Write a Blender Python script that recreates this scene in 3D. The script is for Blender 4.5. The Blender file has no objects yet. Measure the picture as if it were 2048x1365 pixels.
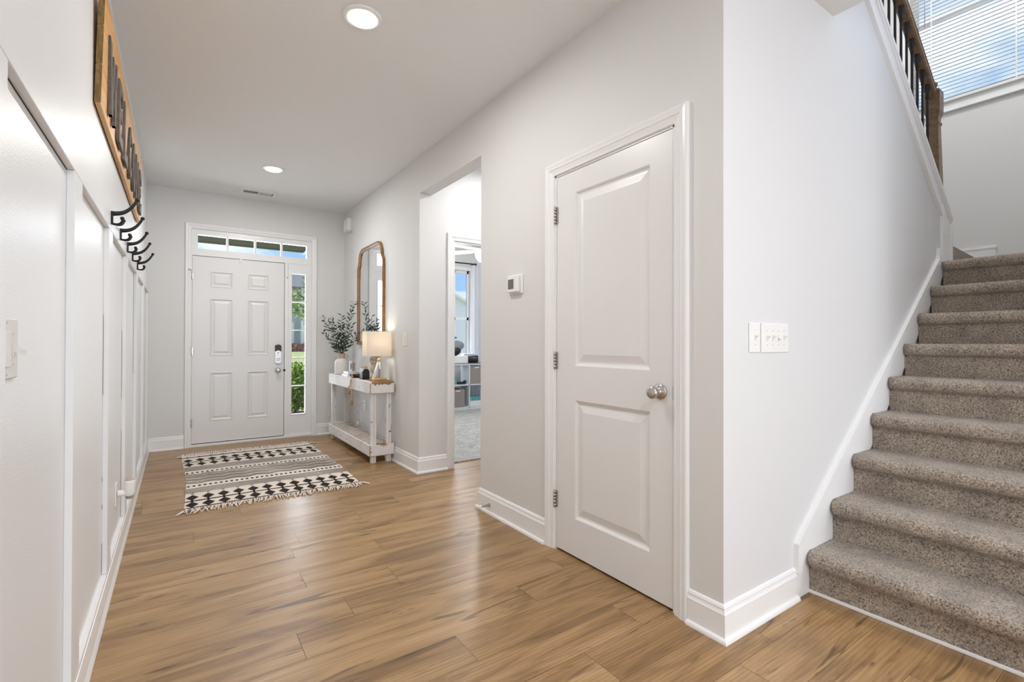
import bpy, math, random
from mathutils import Vector, Matrix, noise
random.seed(7)
S = bpy.context.scene
COL = S.collection
sin, cos, pi = math.sin, math.cos, math.pi

# ------------------------------------------------------------------ camera
F_PX, TH, PITCH, ROLL, SY, CAM_H = 969.56, 0.6034, 0.0060, 0.0025, -3.1568, 1.1346
fw = Vector((sin(TH)*cos(PITCH), cos(TH)*cos(PITCH), sin(PITCH)))
rt = Vector((cos(TH), -sin(TH), 0)); up = rt.cross(fw)
r2 = rt*cos(ROLL) + up*sin(ROLL); u2 = -rt*sin(ROLL) + up*cos(ROLL)
cam = bpy.data.cameras.new('camera'); camo = bpy.data.objects.new('camera', cam); COL.objects.link(camo)
cam.sensor_width = 36; cam.lens = F_PX/2048*36; cam.shift_y = SY/2048
cam.clip_start = 0.02; cam.clip_end = 300
M = Matrix.Identity(4)
for i in range(3):
    M[i][0], M[i][1], M[i][2] = r2[i], u2[i], -fw[i]
M[2][3] = CAM_H
camo.matrix_world = M
S.camera = camo
# ------------------------------------------------------------------ view, world, sun, window light
vs = S.view_settings
S.display_settings.display_device = 'sRGB'
vs.view_transform = 'Standard'; vs.look = 'None'; vs.gamma = 1; vs.use_curve_mapping = False
vs.exposure = 0.20
try:
    S.cycles.use_denoising = True; S.cycles.denoiser = 'OPENIMAGEDENOISE'
    S.cycles.max_bounces = 10; S.cycles.diffuse_bounces = 6; S.cycles.glossy_bounces = 4
    S.cycles.transparent_max_bounces = 16; S.cycles.sample_clamp_indirect = 6
    S.cycles.caustics_reflective = False; S.cycles.caustics_refractive = False
except Exception: pass

W = bpy.data.worlds.new('sky'); S.world = W; W.use_nodes = True
nt = W.node_tree; nt.nodes.clear()
def wn(t, **k):
    n = nt.nodes.new(t)
    for a, b in k.items(): setattr(n, a, b)
    return n
tc = wn('ShaderNodeTexCoord'); mp = wn('ShaderNodeMapping'); mp.inputs['Scale'].default_value = (1, 1, 2.2)
ns = wn('ShaderNodeTexNoise'); ns.inputs['Scale'].default_value = 5.0; ns.inputs['Detail'].default_value = 5
rp = wn('ShaderNodeValToRGB')
rp.color_ramp.elements[0].position = .44; rp.color_ramp.elements[0].color = (.30, .50, .92, 1)
rp.color_ramp.elements[1].position = .62; rp.color_ramp.elements[1].color = (1.0, 1.05, 1.12, 1)
bg = wn('ShaderNodeBackground'); bg.inputs['Strength'].default_value = 1.15
wo = wn('ShaderNodeOutputWorld')
for a, b in ((tc.outputs['Generated'], mp.inputs['Vector']), (mp.outputs[0], ns.inputs['Vector']), (ns.outputs['Fac'], rp.inputs['Fac']),
             (rp.outputs['Color'], bg.inputs['Color']), (bg.outputs[0], wo.inputs['Surface'])): nt.links.new(a, b)

def lamp(name, kind, loc, direction=None, power=10, color=(1, 1, 1), size=1, size_y=None, portal=False, spread=None, shape=None):
    l = bpy.data.lights.new(name, kind); l.energy = power; l.color = color
    if kind == 'AREA':
        l.shape = shape or ('RECTANGLE' if size_y else 'SQUARE'); l.size = size
        if size_y: l.size_y = size_y
        if portal: l.cycles.is_portal = True
        if spread: l.spread = spread
    if kind == 'POINT': l.shadow_soft_size = size
    o = bpy.data.objects.new(name, l); COL.objects.link(o); o.location = loc
    if direction is not None: o.rotation_euler = Vector(direction).to_track_quat('-Z', 'Y').to_euler()
    return o
sun = bpy.data.lights.new('sun', 'SUN'); sun.energy = 4.5; sun.angle = .01; sun.color = (1, .96, .88)
so = bpy.data.objects.new('sun', sun); COL.objects.link(so); so.rotation_euler = Vector((.62, .02, -.78)).to_track_quat('-Z', 'Y').to_euler()

# room constants (metres; the camera stands at x=0, y=0)
XL, XR, YF, YC, HC = -.270, 1.7177, 6.221, 1.0676, 2.7516
YJA, YJN, ZOP = 3.907, 2.872, 2.427
WT = .115
XE = 6.0                 # far wall of the stairwell
YB = -4.5                # wall behind the camera
XS, RUN, RISE = 2.3774, .2404, .1885
YO = 7.5                 # front wall of the office

# daylight and added fill: soft window-sized lamps standing in the window openings
lamp('back_window_fill', 'AREA', (2.2, YB+.06, 1.45), (0, 1, .02), 115, (.93, .97, 1), 4.2, 2.1)  # large unseen opening behind the camera, added for front lighting
lamp('side_window_fill', 'AREA', (6.04, -2.3, 1.45), (-1, .0, .02), 14, (.93, .97, 1), 2.6, 2.1)  # added fill lamp in an unseen side opening
lamp('stairwell_fill', 'AREA', (4.6, .9, 5.378), (0, 0, -1), 33, (1, .99, .97), .5, shape='DISK')  # added fill for the dark stairwell, its source out of view
lamp('portal_stair_window', 'AREA', (XE+.12, .9, 4.2), (-1, 0, 0), 1, (1, 1, 1), 1.4, 1.7, portal=True)
lamp('portal_office_window', 'AREA', (3.4, YO+.13, 1.6), (0, -1, 0), 1, (1, 1, 1), 1.7, 1.6, portal=True)
lamp('portal_sidelight', 'AREA', (.75, YF+.16, 1.2), (0, -1, 0), 1, (1, 1, 1), 1.3, 2.3, portal=True)

lamp('daylight_sidelight', 'AREA', (1.19, YF+.075, 1.11), (0, -1, 0), 7, (.90, .95, 1), .155, 1.66)
lamp('daylight_transom', 'AREA', (.72, YF+.075, 2.215), (0, -1, -.1), 4, (.90, .95, 1), 1.1, .15)

# ------------------------------------------------------------------ materials
def mat(name, col=(.8, .8, .8), rough=.5, metal=0, spec=.5, emis=None, estr=0, alpha=None, trans=0, coat=0, sss=0):
    m = bpy.data.materials.new(name); m.use_nodes = True
    b = m.node_tree.nodes['Principled BSDF']
    b.inputs['Base Color'].default_value = (*col, 1); b.inputs['Roughness'].default_value = rough
    b.inputs['Metallic'].default_value = metal; b.inputs['Specular IOR Level'].default_value = spec
    b.inputs['Transmission Weight'].default_value = trans; b.inputs['Coat Weight'].default_value = coat
    if emis: b.inputs['Emission Color'].default_value = (*emis, 1); b.inputs['Emission Strength'].default_value = estr
    return m
class N:
    """small node helper bound to a material"""
    def __init__(s, m): s.m = m; s.t = m.node_tree; s.b = s.t.nodes['Principled BSDF']
    def n(s, typ, ins=None, **k):
        x = s.t.nodes.new(typ)
        for a, v in k.items(): setattr(x, a, v)
        for a, v in (ins or {}).items():
            if isinstance(v, bpy.types.NodeSocket): s.t.links.new(v, x.inputs[a])
            else: x.inputs[a].default_value = v
        return x
    def obj(s): return s.n('ShaderNodeTexCoord').outputs['Object']
    def geo(s): return s.n('ShaderNodeNewGeometry').outputs['Position']
    def map(s, v, scale=(1, 1, 1), loc=(0, 0, 0)): return s.n('ShaderNodeMapping', {'Vector': v, 'Scale': scale, 'Location': loc}).outputs[0]
    def noise(s, v, scale, detail=3, rough=.5, dist=0): return s.n('ShaderNodeTexNoise', {'Vector': v, 'Scale': scale, 'Detail': detail, 'Roughness': rough, 'Distortion': dist}).outputs['Fac']
    def ramp(s, f, stops):
        r = s.n('ShaderNodeValToRGB', {'Fac': f}); e = r.color_ramp.elements
        while len(e) > 2: e.remove(e[-1])
        for i, (p, c) in enumerate(stops):
            x = e[i] if i < 2 else e.new(p)
            x.position = p; x.color = (*c, 1) if len(c) == 3 else c
        return r.outputs['Color']
    def mix(s, f, a, b, mode='MIX'):
        x = s.n('ShaderNodeMix', data_type='RGBA', blend_type=mode)
        for i, v in ((0, f), (6, a), (7, b)):
            if isinstance(v, bpy.types.NodeSocket): s.t.links.new(v, x.inputs[i])
            else: x.inputs[i].default_value = v if i == 0 else (*v, 1)
        return x.outputs[2]
    def math(s, op, a, b=0, c=0):
        x = s.n('ShaderNodeMath', operation=op)
        for i, v in enumerate((a, b, c)):
            if isinstance(v, bpy.types.NodeSocket): s.t.links.new(v, x.inputs[i])
            else: x.inputs[i].default_value = v
        return x.outputs[0]
    def col(s, v): s.t.links.new(v, s.b.inputs['Base Color'])
    def rgh(s, v): s.t.links.new(v, s.b.inputs['Roughness'])
    def bump(s, h, strength=.2, dist=.01):
        x = s.n('ShaderNodeBump', {'Height': h, 'Strength': strength, 'Distance': dist})
        s.t.links.new(x.outputs[0], s.b.inputs['Normal'])

def paint(name, col, rough, bs=.12, scale=260, spec=.5):
    m = mat(name, col, rough, spec=spec); k = N(m); p = k.geo()
    k.bump(k.noise(p, scale, 2), bs, .0015)
    v = k.noise(p, 1.3, 2)
    k.col(k.mix(v, tuple(c*.985 for c in col), tuple(min(1, c*1.015) for c in col)))
    return m
M_WALL = paint('greige_wall_paint', (.70, .70, .69), .55)
M_WALLW = paint('white_wall_paint', (.70, .705, .715), .5)
M_TRIM = paint('white_trim_paint', (.83, .835, .84), .3, .03, 60)
M_GLOSS = paint('glossy_white_board_paint', (.77, .78, .785), .36, .35, 170)
M_CEIL = paint('ceiling_paint', (.79, .795, .80), .8, .15, 200)
M_DOOR = paint('white_door_paint', (.77, .77, .77), .32, .04, 120)
M_DARK = mat('dark_gap_shade', (.015, .013, .01), .9)
M_PLAST = mat('white_plastic', (.82, .82, .81), .35)
M_PLASTG = mat('warm_grey_plastic', (.66, .64, .61), .4)
M_PLASTY = mat('ivory_plastic', (.76, .76, .73), .4)
M_SCREW = mat('screw', (.45, .45, .44), .4)
M_NICKEL = mat('satin_nickel', (.52, .50, .47), .28, 1)
M_STEEL = mat('brushed_steel', (.62, .62, .62), .35, 1)
M_BLACK = mat('black_iron', (.018, .016, .015), .5, .3)
M_BLACKP = mat('black_plastic', (.012, .012, .016), .35)
M_MIRROR = mat('mirror_silver', (.86, .88, .90), .01, 1)
M_GOLD = mat('brushed_gold', (.72, .50, .18), .25, 1)
M_MARBLE = mat('white_marble', (.86, .86, .86), .2)
M_CLEAR = mat('clear_acrylic', (.97, .97, .97), .03, trans=1)
M_CREAM = mat('cream_ceramic', (.74, .72, .69), .45)
M_TAN = mat('tan_clay', (.50, .38, .29), .7)
M_PAPER = mat('white_paper', (.82, .82, .84), .6)
M_BEAD = mat('natural_wood_beads', (.62, .44, .27), .6)
M_JUTE = mat('jute', (.55, .38, .20), .9)
M_LEAF = mat('olive_leaf', (.030, .060, .040), .45)
M_TWIG = mat('brown_twig', (.07, .05, .03), .8)
M_CORD = mat('white_cord', (.8, .8, .82), .4)
M_SLATE = mat('blue_grey_glass', (.10, .14, .17), .15)
M_GREYBIN = mat('grey_fabric_bin', (.30, .27, .26), .9)
M_SHELF = mat('white_laminate', (.74, .77, .82), .4)
M_TEAL = mat('teal_plastic', (.10, .42, .45), .4)
M_BLUE = mat('blue_plastic', (.02, .16, .45), .4)
M_GREYC = mat('grey_cloth', (.26, .29, .33), .9)
M_ROOF = mat('roof_shingle', (.42, .41, .45), .9)
M_PORCH = mat('porch_ceiling_panel', (.11, .11, .085), .7)
M_EXTW = mat('exterior_white', (.80, .80, .78), .6)
M_SOIL = mat('mulch', (.16, .09, .06), .95)
M_BUSH = mat('bush_leaf', (.22, .36, .04), .6)
M_BUSH2 = mat('tree_leaf', (.24, .33, .12), .6)
M_LEDW = mat('lamp_diffuser', (1, 1, 1), .5, emis=(1, .97, .92), estr=9)
M_BOWL = mat('lit_glass_bowl', (1, 1, 1), .4, emis=(1, .97, .90), estr=2.2)
M_SCREEN = mat('grey_lcd_screen', (.13, .13, .12), .2)

def glass(name, tint=(1, 1, 1)):
    m = bpy.data.materials.new(name); m.use_nodes = True; t = m.node_tree; t.nodes.clear()
    o = t.nodes.new('ShaderNodeOutputMaterial'); tr = t.nodes.new('ShaderNodeBsdfTransparent'); gl = t.nodes.new('ShaderNodeBsdfGlossy')
    gl.inputs['Roughness'].default_value = .02; tr.inputs['Color'].default_value = (*tint, 1)
    fr = t.nodes.new('ShaderNodeFresnel'); fr.inputs['IOR'].default_value = 1.35; mx = t.nodes.new('ShaderNodeMixShader')
    t.links.new(fr.outputs[0], mx.inputs[0]); t.links.new(tr.outputs[0], mx.inputs[1]); t.links.new(gl.outputs[0], mx.inputs[2]); t.links.new(mx.outputs[0], o.inputs[0])
    return m
M_GLASS = glass('window_glass', (.97, .98, .99))

def translucent(name, col, f=.45):
    m = bpy.data.materials.new(name); m.use_nodes = True; t = m.node_tree; t.nodes.clear()
    o = t.nodes.new('ShaderNodeOutputMaterial'); d = t.nodes.new('ShaderNodeBsdfDiffuse'); tl = t.nodes.new('ShaderNodeBsdfTranslucent')
    d.inputs[0].default_value = (*col, 1); tl.inputs[0].default_value = (*col, 1); mx = t.nodes.new('ShaderNodeMixShader'); mx.inputs[0].default_value = f
    t.links.new(d.outputs[0], mx.inputs[1]); t.links.new(tl.outputs[0], mx.inputs[2]); t.links.new(mx.outputs[0], o.inputs[0])
    return m
M_BLIND = translucent('white_blind_vinyl', (.92, .92, .92), .28)
M_SHADE = translucent('linen_lamp_shade', (.88, .83, .76), .38)
M_CURT = translucent('sheer_white_curtain', (.9, .92, .96), .5)

def m_floor():
    m = mat('oak_vinyl_plank', (.4, .25, .12), .3); k = N(m); p = k.geo()
    at = k.n('ShaderNodeAttribute', attribute_name='plank'); rnd = at.outputs['Fac']
    off = k.n('ShaderNodeCombineXYZ', {'X': k.math('MULTIPLY', rnd, 37.0), 'Y': k.math('MULTIPLY', rnd, 11.0), 'Z': k.math('MULTIPLY', rnd, 53.0)}).outputs[0]
    v = k.n('ShaderNodeVectorMath', {0: p, 1: off}, operation='ADD').outputs[0]
    big = k.noise(k.map(v, (.8, 6, 1)), 1.5, 4, .55, 1.2)
    fine = k.noise(k.map(v, (2.0, 70, 1)), 2.2, 5, .65, .3)
    base = k.ramp(big, [(.28, (.12, .062, .022)), (.41, (.25, .142, .058)), (.50, (.37, .222, .096)), (.60, (.43, .27, .125)), (.72, (.52, .34, .17))])
    c = k.mix(.26, base, k.ramp(fine, [(.32, (.17, .09, .035)), (.60, (.47, .295, .14))]))
    knot = k.noise(k.map(v, (1.7, 13, 1), (3, 9, 0)), 1.5, 2, .5, 1.4)
    c = k.mix(k.ramp(knot, [(.0, (0, 0, 0)), (.63, (0, 0, 0)), (.72, (.75, .75, .75))]), c, (.065, .034, .015))
    ring = k.n('ShaderNodeTexWave', {'Vector': k.map(v, (.55, 6.0, 1)), 'Scale': 3.4, 'Distortion': 5.0, 'Detail': 2.0, 'Detail Scale': .8}, wave_type='BANDS', bands_direction='Y').outputs['Fac']
    c = k.mix(k.math('MULTIPLY', ring, .30), c, (.19, .108, .045))
    tone = k.ramp(rnd, [(0, (.90, .88, .86)), (.5, (1.0, .99, .98)), (1, (1.06, 1.07, 1.08))])
    c = k.mix(1, c, tone, 'MULTIPLY')
    k.col(c)
    k.rgh(k.math('ADD', k.math('MULTIPLY', fine, .14), .27))
    k.bump(k.math('ADD', k.noise(k.map(v, (3, 160, 1)), 2, 3), k.math('MULTIPLY', fine, .6)), .22, .0012)
    return m
M_FLOOR = m_floor()

def m_carpet(name, cols, sc=230, bs=1.0):
    m = mat(name, cols[1], .95, spec=.1); k = N(m); p = k.geo()
    n1 = k.noise(p, sc, 3, .7, .6); n2 = k.noise(p, 9, 3, .6)
    c = k.ramp(n1, [(.34, cols[0]), (.47, cols[1]), (.64, cols[2])])
    c = k.mix(1, c, k.ramp(n2, [(.35, (.80, .79, .79)), (.62, (1.08, 1.07, 1.05))]), 'MULTIPLY')
    k.col(c)
    k.bump(k.math('ADD', n1, k.math('MULTIPLY', k.noise(p, sc*2.3, 2), .4)), bs, .008)
    try:
        k.b.inputs['Sheen Weight'].default_value = .35; k.b.inputs['Sheen Roughness'].default_value = .5
    except Exception: pass
    return m
M_CARPET = m_carpet('speckled_taupe_carpet', ((.085, .064, .048), (.36, .295, .235), (.63, .54, .45)), 150)
M_CARPET2 = m_carpet('grey_office_carpet', ((.22, .22, .215), (.42, .42, .41), (.55, .55, .54)), 40, .6)

def m_wood(name, a, b, scale=(1, 1, 12), rough=.45, s=6):
    m = mat(name, a, rough); k = N(m); p = k.geo()
    n = k.noise(k.map(p, scale), s, 5, .6, .9)
    k.col(k.ramp(n, [(.3, a), (.7, b)])); k.bump(n, .1, .002)
    return m
M_PINE = m_wood('honey_pine', (.50, .24, .065), (.76, .45, .17), (1, .8, 9), .45, 3)
M_ENDG = m_wood('aged_end_grain', (.10, .055, .012), (.28, .17, .05), (60, 1, 20), .7, 1)
M_LETTER = m_wood('weathered_grey_wood', (.075, .062, .052), (.16, .14, .12), (4, 30, 5), .6, 3)
M_OAKR = m_wood('stained_oak_rail', (.14, .085, .042), (.27, .175, .10), (6, 14, 14), .35, 3)
M_MFRAME = m_wood('bronzed_mirror_frame', (.20, .105, .04), (.36, .20, .085), (3, 3, 8), .3, 4)
M_TURNED = m_wood('turned_pale_wood', (.50, .38, .25), (.72, .62, .48), (5, 5, 20), .6, 4)

def m_shabby():
    m = mat('distressed_white_paint', (.8, .79, .77), .55); k = N(m); p = k.geo()
    n = k.noise(p, 14, 6, .7, .6); n2 = k.noise(k.map(p, (1, 1, 1)), 3, 3, .6)
    e = k.n('ShaderNodeNewGeometry').outputs['Pointiness']
    edge = k.ramp(e, [(.50, (0, 0, 0)), (.56, (1, 1, 1))])
    msk = k.ramp(k.math('MULTIPLY', n, k.math('ADD', n2, .55)), [(.675, (0, 0, 0)), (.71, (1, 1, 1))])
    k.col(k.mix(msk, k.ramp(n2, [(.3, (.66, .64, .62)), (.6, (.80, .79, .78))]), (.30, .165, .06)))
    k.bump(n, .15, .002)
    return m
M_SHABBY = m_shabby()
M_SHWOOD = m_wood('bare_shabby_wood', (.24, .125, .045), (.42, .25, .11), (8, 2, 8), .6, 3)
def m_slats():
    m = mat('worn_slat_boards', (.6, .5, .4), .7); k = N(m); p = k.geo()
    n = k.noise(k.map(p, (3, 40, 3)), 3, 5, .7, .4)
    k.col(k.ramp(n, [(.40, (.22, .13, .07)), (.5, (.50, .41, .33)), (.60, (.74, .71, .68))])); return m
M_SLATS = m_slats()
def m_siding():
    m = mat('lap_siding', (.42, .46, .44), .8); k = N(m); p = k.geo()
    z = k.n('ShaderNodeSeparateXYZ', {0: p}).outputs[2]
    s = k.math('FRACT', k.math('MULTIPLY', z, 5.0))
    k.col(k.ramp(s, [(.0, (.34, .38, .37)), (.12, (.58, .63, .61)), (1, (.66, .70, .68))])); return m
M_SIDING = m_siding()
def m_grass():
    m = mat('lawn_grass', (.3, .42, .12), .9); k = N(m); p = k.geo()
    k.col(k.ramp(k.noise(p, 3, 6, .7), [(.3, (.24, .28, .11)), (.7, (.37, .41, .19))])); return m
M_GRASS = m_grass()
M_RUGA = mat('natural_cotton', (.76, .68, .60), .95, spec=.1)
k = N(M_RUGA); k.bump(k.noise(k.geo(), 300, 2), .6, .002)
M_RUGB = mat('black_rug_print', (.035, .028, .022), .95, spec=.1)

# ------------------------------------------------------------------ mesh builder
ORG = {}
class MB:
    def __init__(s): s.v = []; s.f = []; s.mi = []; s.cur = 0; s.T = None; s.sm = []
    def mat(s, i): s.cur = i; return s
    def add(s, vs, fs, smooth=False):
        o = len(s.v)
        if s.T: vs = [s.T(*p) for p in vs]
        s.v += [tuple(p) for p in vs]; s.f += [tuple(i+o for i in f) for f in fs]
        s.mi += [s.cur]*len(fs); s.sm += [smooth]*len(fs); return s
    def box(s, x0, x1, y0, y1, z0, z1, b=0):
        if b <= 0 or min(abs(x1-x0), abs(y1-y0), abs(z1-z0)) < 2.2*b:
            vs = [(x, y, z) for x in (x0, x1) for y in (y0, y1) for z in (z0, z1)]
            return s.add(vs, [(0, 1, 3, 2), (4, 6, 7, 5), (0, 4, 5, 1), (2, 3, 7, 6), (0, 2, 6, 4), (1, 5, 7, 3)])
        # chamfered box
        X, Y, Z = (x0, x1), (y0, y1), (z0, z1); vs = []; ix = {}
        sg = (1, -1)
        for i in (0, 1):
            for j in (0, 1):
                for l in (0, 1):
                    for a in range(3):
                        p = [X[i]+(0 if a == 0 else sg[i]*b), Y[j]+(0 if a == 1 else sg[j]*b), Z[l]+(0 if a == 2 else sg[l]*b)]
                        ix[(i, j, l, a)] = len(vs); vs.append(tuple(p))
        fs = []
        for i in (0, 1):
            fs.append((ix[i, 0, 0, 0], ix[i, 1, 0, 0], ix[i, 1, 1, 0], ix[i, 0, 1, 0]))
            fs.append((ix[0, i, 0, 1], ix[1, i, 0, 1], ix[1, i, 1, 1], ix[0, i, 1, 1]))
            fs.append((ix[0, 0, i, 2], ix[1, 0, i, 2], ix[1, 1, i, 2], ix[0, 1, i, 2]))
            for j in (0, 1):
                fs.append((ix[i, j, 0, 0], ix[i, j, 1, 0], ix[i, j, 1, 1], ix[i, j, 0, 1]))
                fs.append((ix[i, 0, j, 0], ix[i, 1, j, 0], ix[i, 1, j, 2], ix[i, 0, j, 2]))
                fs.append((ix[0, i, j, 1], ix[1, i, j, 1], ix[1, i, j, 2], ix[0, i, j, 2]))
                for l in (0, 1): fs.append((ix[i, j, l, 0], ix[i, j, l, 1], ix[i, j, l, 2]))
        return s.add(vs, fs)
    def prism(s, poly, f0, f1, cap=True):
        """poly: 2D points; f0,f1 map a 2D point to 3D on each end"""
        n = len(poly); vs = [f0(*p) for p in poly]+[f1(*p) for p in poly]
        fs = [(i, (i+1) % n, n+(i+1) % n, n+i) for i in range(n)]
        if cap: fs += [tuple(range(n-1, -1, -1)), tuple(range(n, 2*n))]
        return s.add(vs, fs)
    def lathe(s, prof, c=(0, 0, 0), n=24, axis='z', smooth=True, cap=True):
        vs = []
        for r, h in prof:
            for i in range(n):
                a = 2*pi*i/n; p = (r*cos(a), r*sin(a), h)
                if axis == 'x': p = (h, p[0], p[1])
                if axis == 'y': p = (p[0], h, p[1])
                vs.append((c[0]+p[0], c[1]+p[1], c[2]+p[2]))
        fs = []
        for j in range(len(prof)-1):
            for i in range(n):
                k2 = (i+1) % n; fs.append((j*n+i, j*n+k2, (j+1)*n+k2, (j+1)*n+i))
        s.add(vs, fs, smooth)
        if cap:
            o = len(s.v)-len(vs)
            for base in (0, (len(prof)-1)*n):
                s.f.append(tuple(o+base+i for i in range(n))); s.mi.append(s.cur); s.sm.append(False)
        return s
    def tube(s, pts, r, n=8, smooth=True, cap=True):
        pts = [Vector(p) for p in pts]; rr = r if isinstance(r, (list, tuple)) else [r]*len(pts)
        vs = []; ref = None
        for i, p in enumerate(pts):
            d = (pts[min(i+1, len(pts)-1)]-pts[max(i-1, 0)])
            if d.length < 1e-9: d = Vector((0, 0, 1))
            d.normalize()
            if ref is None: ref = Vector((0, 0, 1)) if abs(d.z) < .9 else Vector((1, 0, 0))
            a = d.cross(ref).normalized(); b = d.cross(a).normalized(); ref = -b if (-b).length else ref
            ref = a.cross(d)
            for q in range(n):
                t = 2*pi*q/n; w = p+(a*cos(t)+b*sin(t))*rr[i]; vs.append(tuple(w))
        fs = [(j*n+i, j*n+(i+1) % n, (j+1)*n+(i+1) % n, (j+1)*n+i) for j in range(len(pts)-1) for i in range(n)]
        s.add(vs, fs, smooth)
        if cap:
            o = len(s.v)-len(vs)
            for base in (0, (len(pts)-1)*n):
                s.f.append(tuple(o+base+i for i in range(n))); s.mi.append(s.cur); s.sm.append(False)
        return s
    def sphere(s, c, r, n=12, m=8, sc=(1, 1, 1)):
        vs = [(c[0], c[1], c[2]-r*sc[2])]
        for j in range(1, m):
            a = -pi/2+pi*j/m
            for i in range(n):
                t = 2*pi*i/n; vs.append((c[0]+r*sc[0]*cos(a)*cos(t), c[1]+r*sc[1]*cos(a)*sin(t), c[2]+r*sc[2]*sin(a)))
        vs.append((c[0], c[1], c[2]+r*sc[2])); L = len(vs)-1
        fs = [(0, 1+(i+1) % n, 1+i) for i in range(n)]
        for j in range(m-2):
            for i in range(n): fs.append((1+j*n+i, 1+j*n+(i+1) % n, 1+(j+1)*n+(i+1) % n, 1+(j+1)*n+i))
        fs += [(L, 1+(m-2)*n+i, 1+(m-2)*n+(i+1) % n) for i in range(n)]
        return s.add(vs, fs, True)
    def sweep(s, path, prof, mapf, closed=False, side=1):
        """planar mitred sweep: path 2D points, prof (offset, height), mapf(a,b,h)->3D"""
        n = len(path); P = [Vector(p) for p in path]; vs = []
        for i in range(n):
            dp = (P[i]-P[i-1]) if (i > 0 or closed) else None
            dn = (P[(i+1) % n]-P[i]) if (i < n-1 or closed) else None
            if dp is None: dp = dn
            if dn is None: dn = dp
            dp = dp.normalized(); dn = dn.normalized()
            n1 = Vector((-dp.y, dp.x))*side; n2 = Vector((-dn.y, dn.x))*side
            m = (n1+n2); m = m/(1+n1.dot(n2)) if m.length > 1e-6 else n1
            for o, h in prof: vs.append(mapf(P[i].x+m.x*o, P[i].y+m.y*o, h))
        k2 = len(prof); fs = []
        for i in range(n if closed else n-1):
            j = (i+1) % n
            for q in range(k2-1): fs.append((i*k2+q, j*k2+q, j*k2+q+1, i*k2+q+1))
        if not closed: fs += [tuple(range(k2)), tuple((n-1)*k2+q for q in range(k2-1, -1, -1))]
        return s.add(vs, fs)
    def build(s, name, mats, parent=None, smooth=None, org=None, fix=True):
        me = bpy.data.meshes.new(name)
        if parent is not None: o0 = ORG[parent.name]
        elif org is not None: o0 = Vector(org)
        else:
            xs = [p[0] for p in s.v]; ys = [p[1] for p in s.v]; zs = [p[2] for p in s.v]
            o0 = Vector(((min(xs)+max(xs))/2, (min(ys)+max(ys))/2, min(zs)))
        me.from_pydata([(p[0]-o0.x, p[1]-o0.y, p[2]-o0.z) for p in s.v], [], s.f)
        for m in (mats if isinstance(mats, (list, tuple)) else [mats]): me.materials.append(m)
        me.polygons.foreach_set('material_index', s.mi)
        me.polygons.foreach_set('use_smooth', s.sm if smooth is None else [smooth]*len(s.f))
        me.update()
        if fix:
            import bmesh
            b = bmesh.new(); b.from_mesh(me); bmesh.ops.recalc_face_normals(b, faces=b.faces); b.to_mesh(me); b.free()
        ob = bpy.data.objects.new(name, me); COL.objects.link(ob)
        if parent is not None: ob.parent = parent
        else: ob.location = o0
        ORG[ob.name] = o0
        return ob
def struct(o): o['kind'] = 'structure'; return o
def tag(o, label, cat, group=None, kind=None):
    o['label'] = label; o['category'] = cat
    if group: o['group'] = group
    if kind: o['kind'] = kind
    return o
def lab(o, t): o['label'] = t; return o
def empty(name, loc):
    o = bpy.data.objects.new(name, None); COL.objects.link(o); o.location = loc; o.empty_display_size = .1
    ORG[o.name] = Vector(loc); return o
def dup(root, delta, label=None):
    r = root.copy(); COL.objects.link(r); r.location = root.location+Vector(delta)
    if label: r['label'] = label
    for ch in list(root.children):
        c = ch.copy(); COL.objects.link(c); c.parent = r
        for g in list(ch.children):
            d = g.copy(); COL.objects.link(d); d.parent = c
    return r

# ------------------------------------------------------------------ the shell
def wall(name, axis, p0, p1, a0, a1, z0, z1, holes, m, fname=None):
    """a wall slab between planes p0 and p1 of an axis; a = the other horizontal axis"""
    b = MB()
    b.T = (lambda a, z, p: (p, a, z)) if axis == 'x' else (lambda a, z, p: (a, p, z))
    A = sorted({a0, a1, *[h[0] for h in holes], *[h[1] for h in holes]}); Z = sorted({z0, z1, *[h[2] for h in holes], *[h[3] for h in holes]})
    def solid(i, j):
        if i < 0 or j < 0 or i >= len(A)-1 or j >= len(Z)-1: return False
        ca, cz = (A[i]+A[i+1])/2, (Z[j]+Z[j+1])/2
        return not any(h[0] < ca < h[1] and h[2] < cz < h[3] for h in holes)
    for i in range(len(A)-1):
        for j in range(len(Z)-1):
            if not solid(i, j): continue
            x0, x1, y0, y1 = A[i], A[i+1], Z[j], Z[j+1]
            for p in (p0, p1): b.add([(x0, y0, p), (x1, y0, p), (x1, y1, p), (x0, y1, p)], [(0, 1, 2, 3)])
            if not solid(i-1, j): b.add([(x0, y0, p0), (x0, y1, p0), (x0, y1, p1), (x0, y0, p1)], [(0, 1, 2, 3)])
            if not solid(i+1, j): b.add([(x1, y0, p0), (x1, y1, p0), (x1, y1, p1), (x1, y0, p1)], [(0, 1, 2, 3)])
            if not solid(i, j-1): b.add([(x0, y0, p0), (x1, y0, p0), (x1, y0, p1), (x0, y0, p1)], [(0, 1, 2, 3)])
            if not solid(i, j+1): b.add([(x0, y1, p0), (x1, y1, p0), (x1, y1, p1), (x0, y1, p1)], [(0, 1, 2, 3)])
    import bmesh
    o = b.build(name, m)
    bm = bmesh.new(); bm.from_mesh(o.data); bmesh.ops.remove_doubles(bm, verts=bm.verts, dist=1e-5); bmesh.ops.recalc_face_normals(bm, faces=bm.faces); bm.to_mesh(o.data); bm.free()
    return struct(o)

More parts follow.
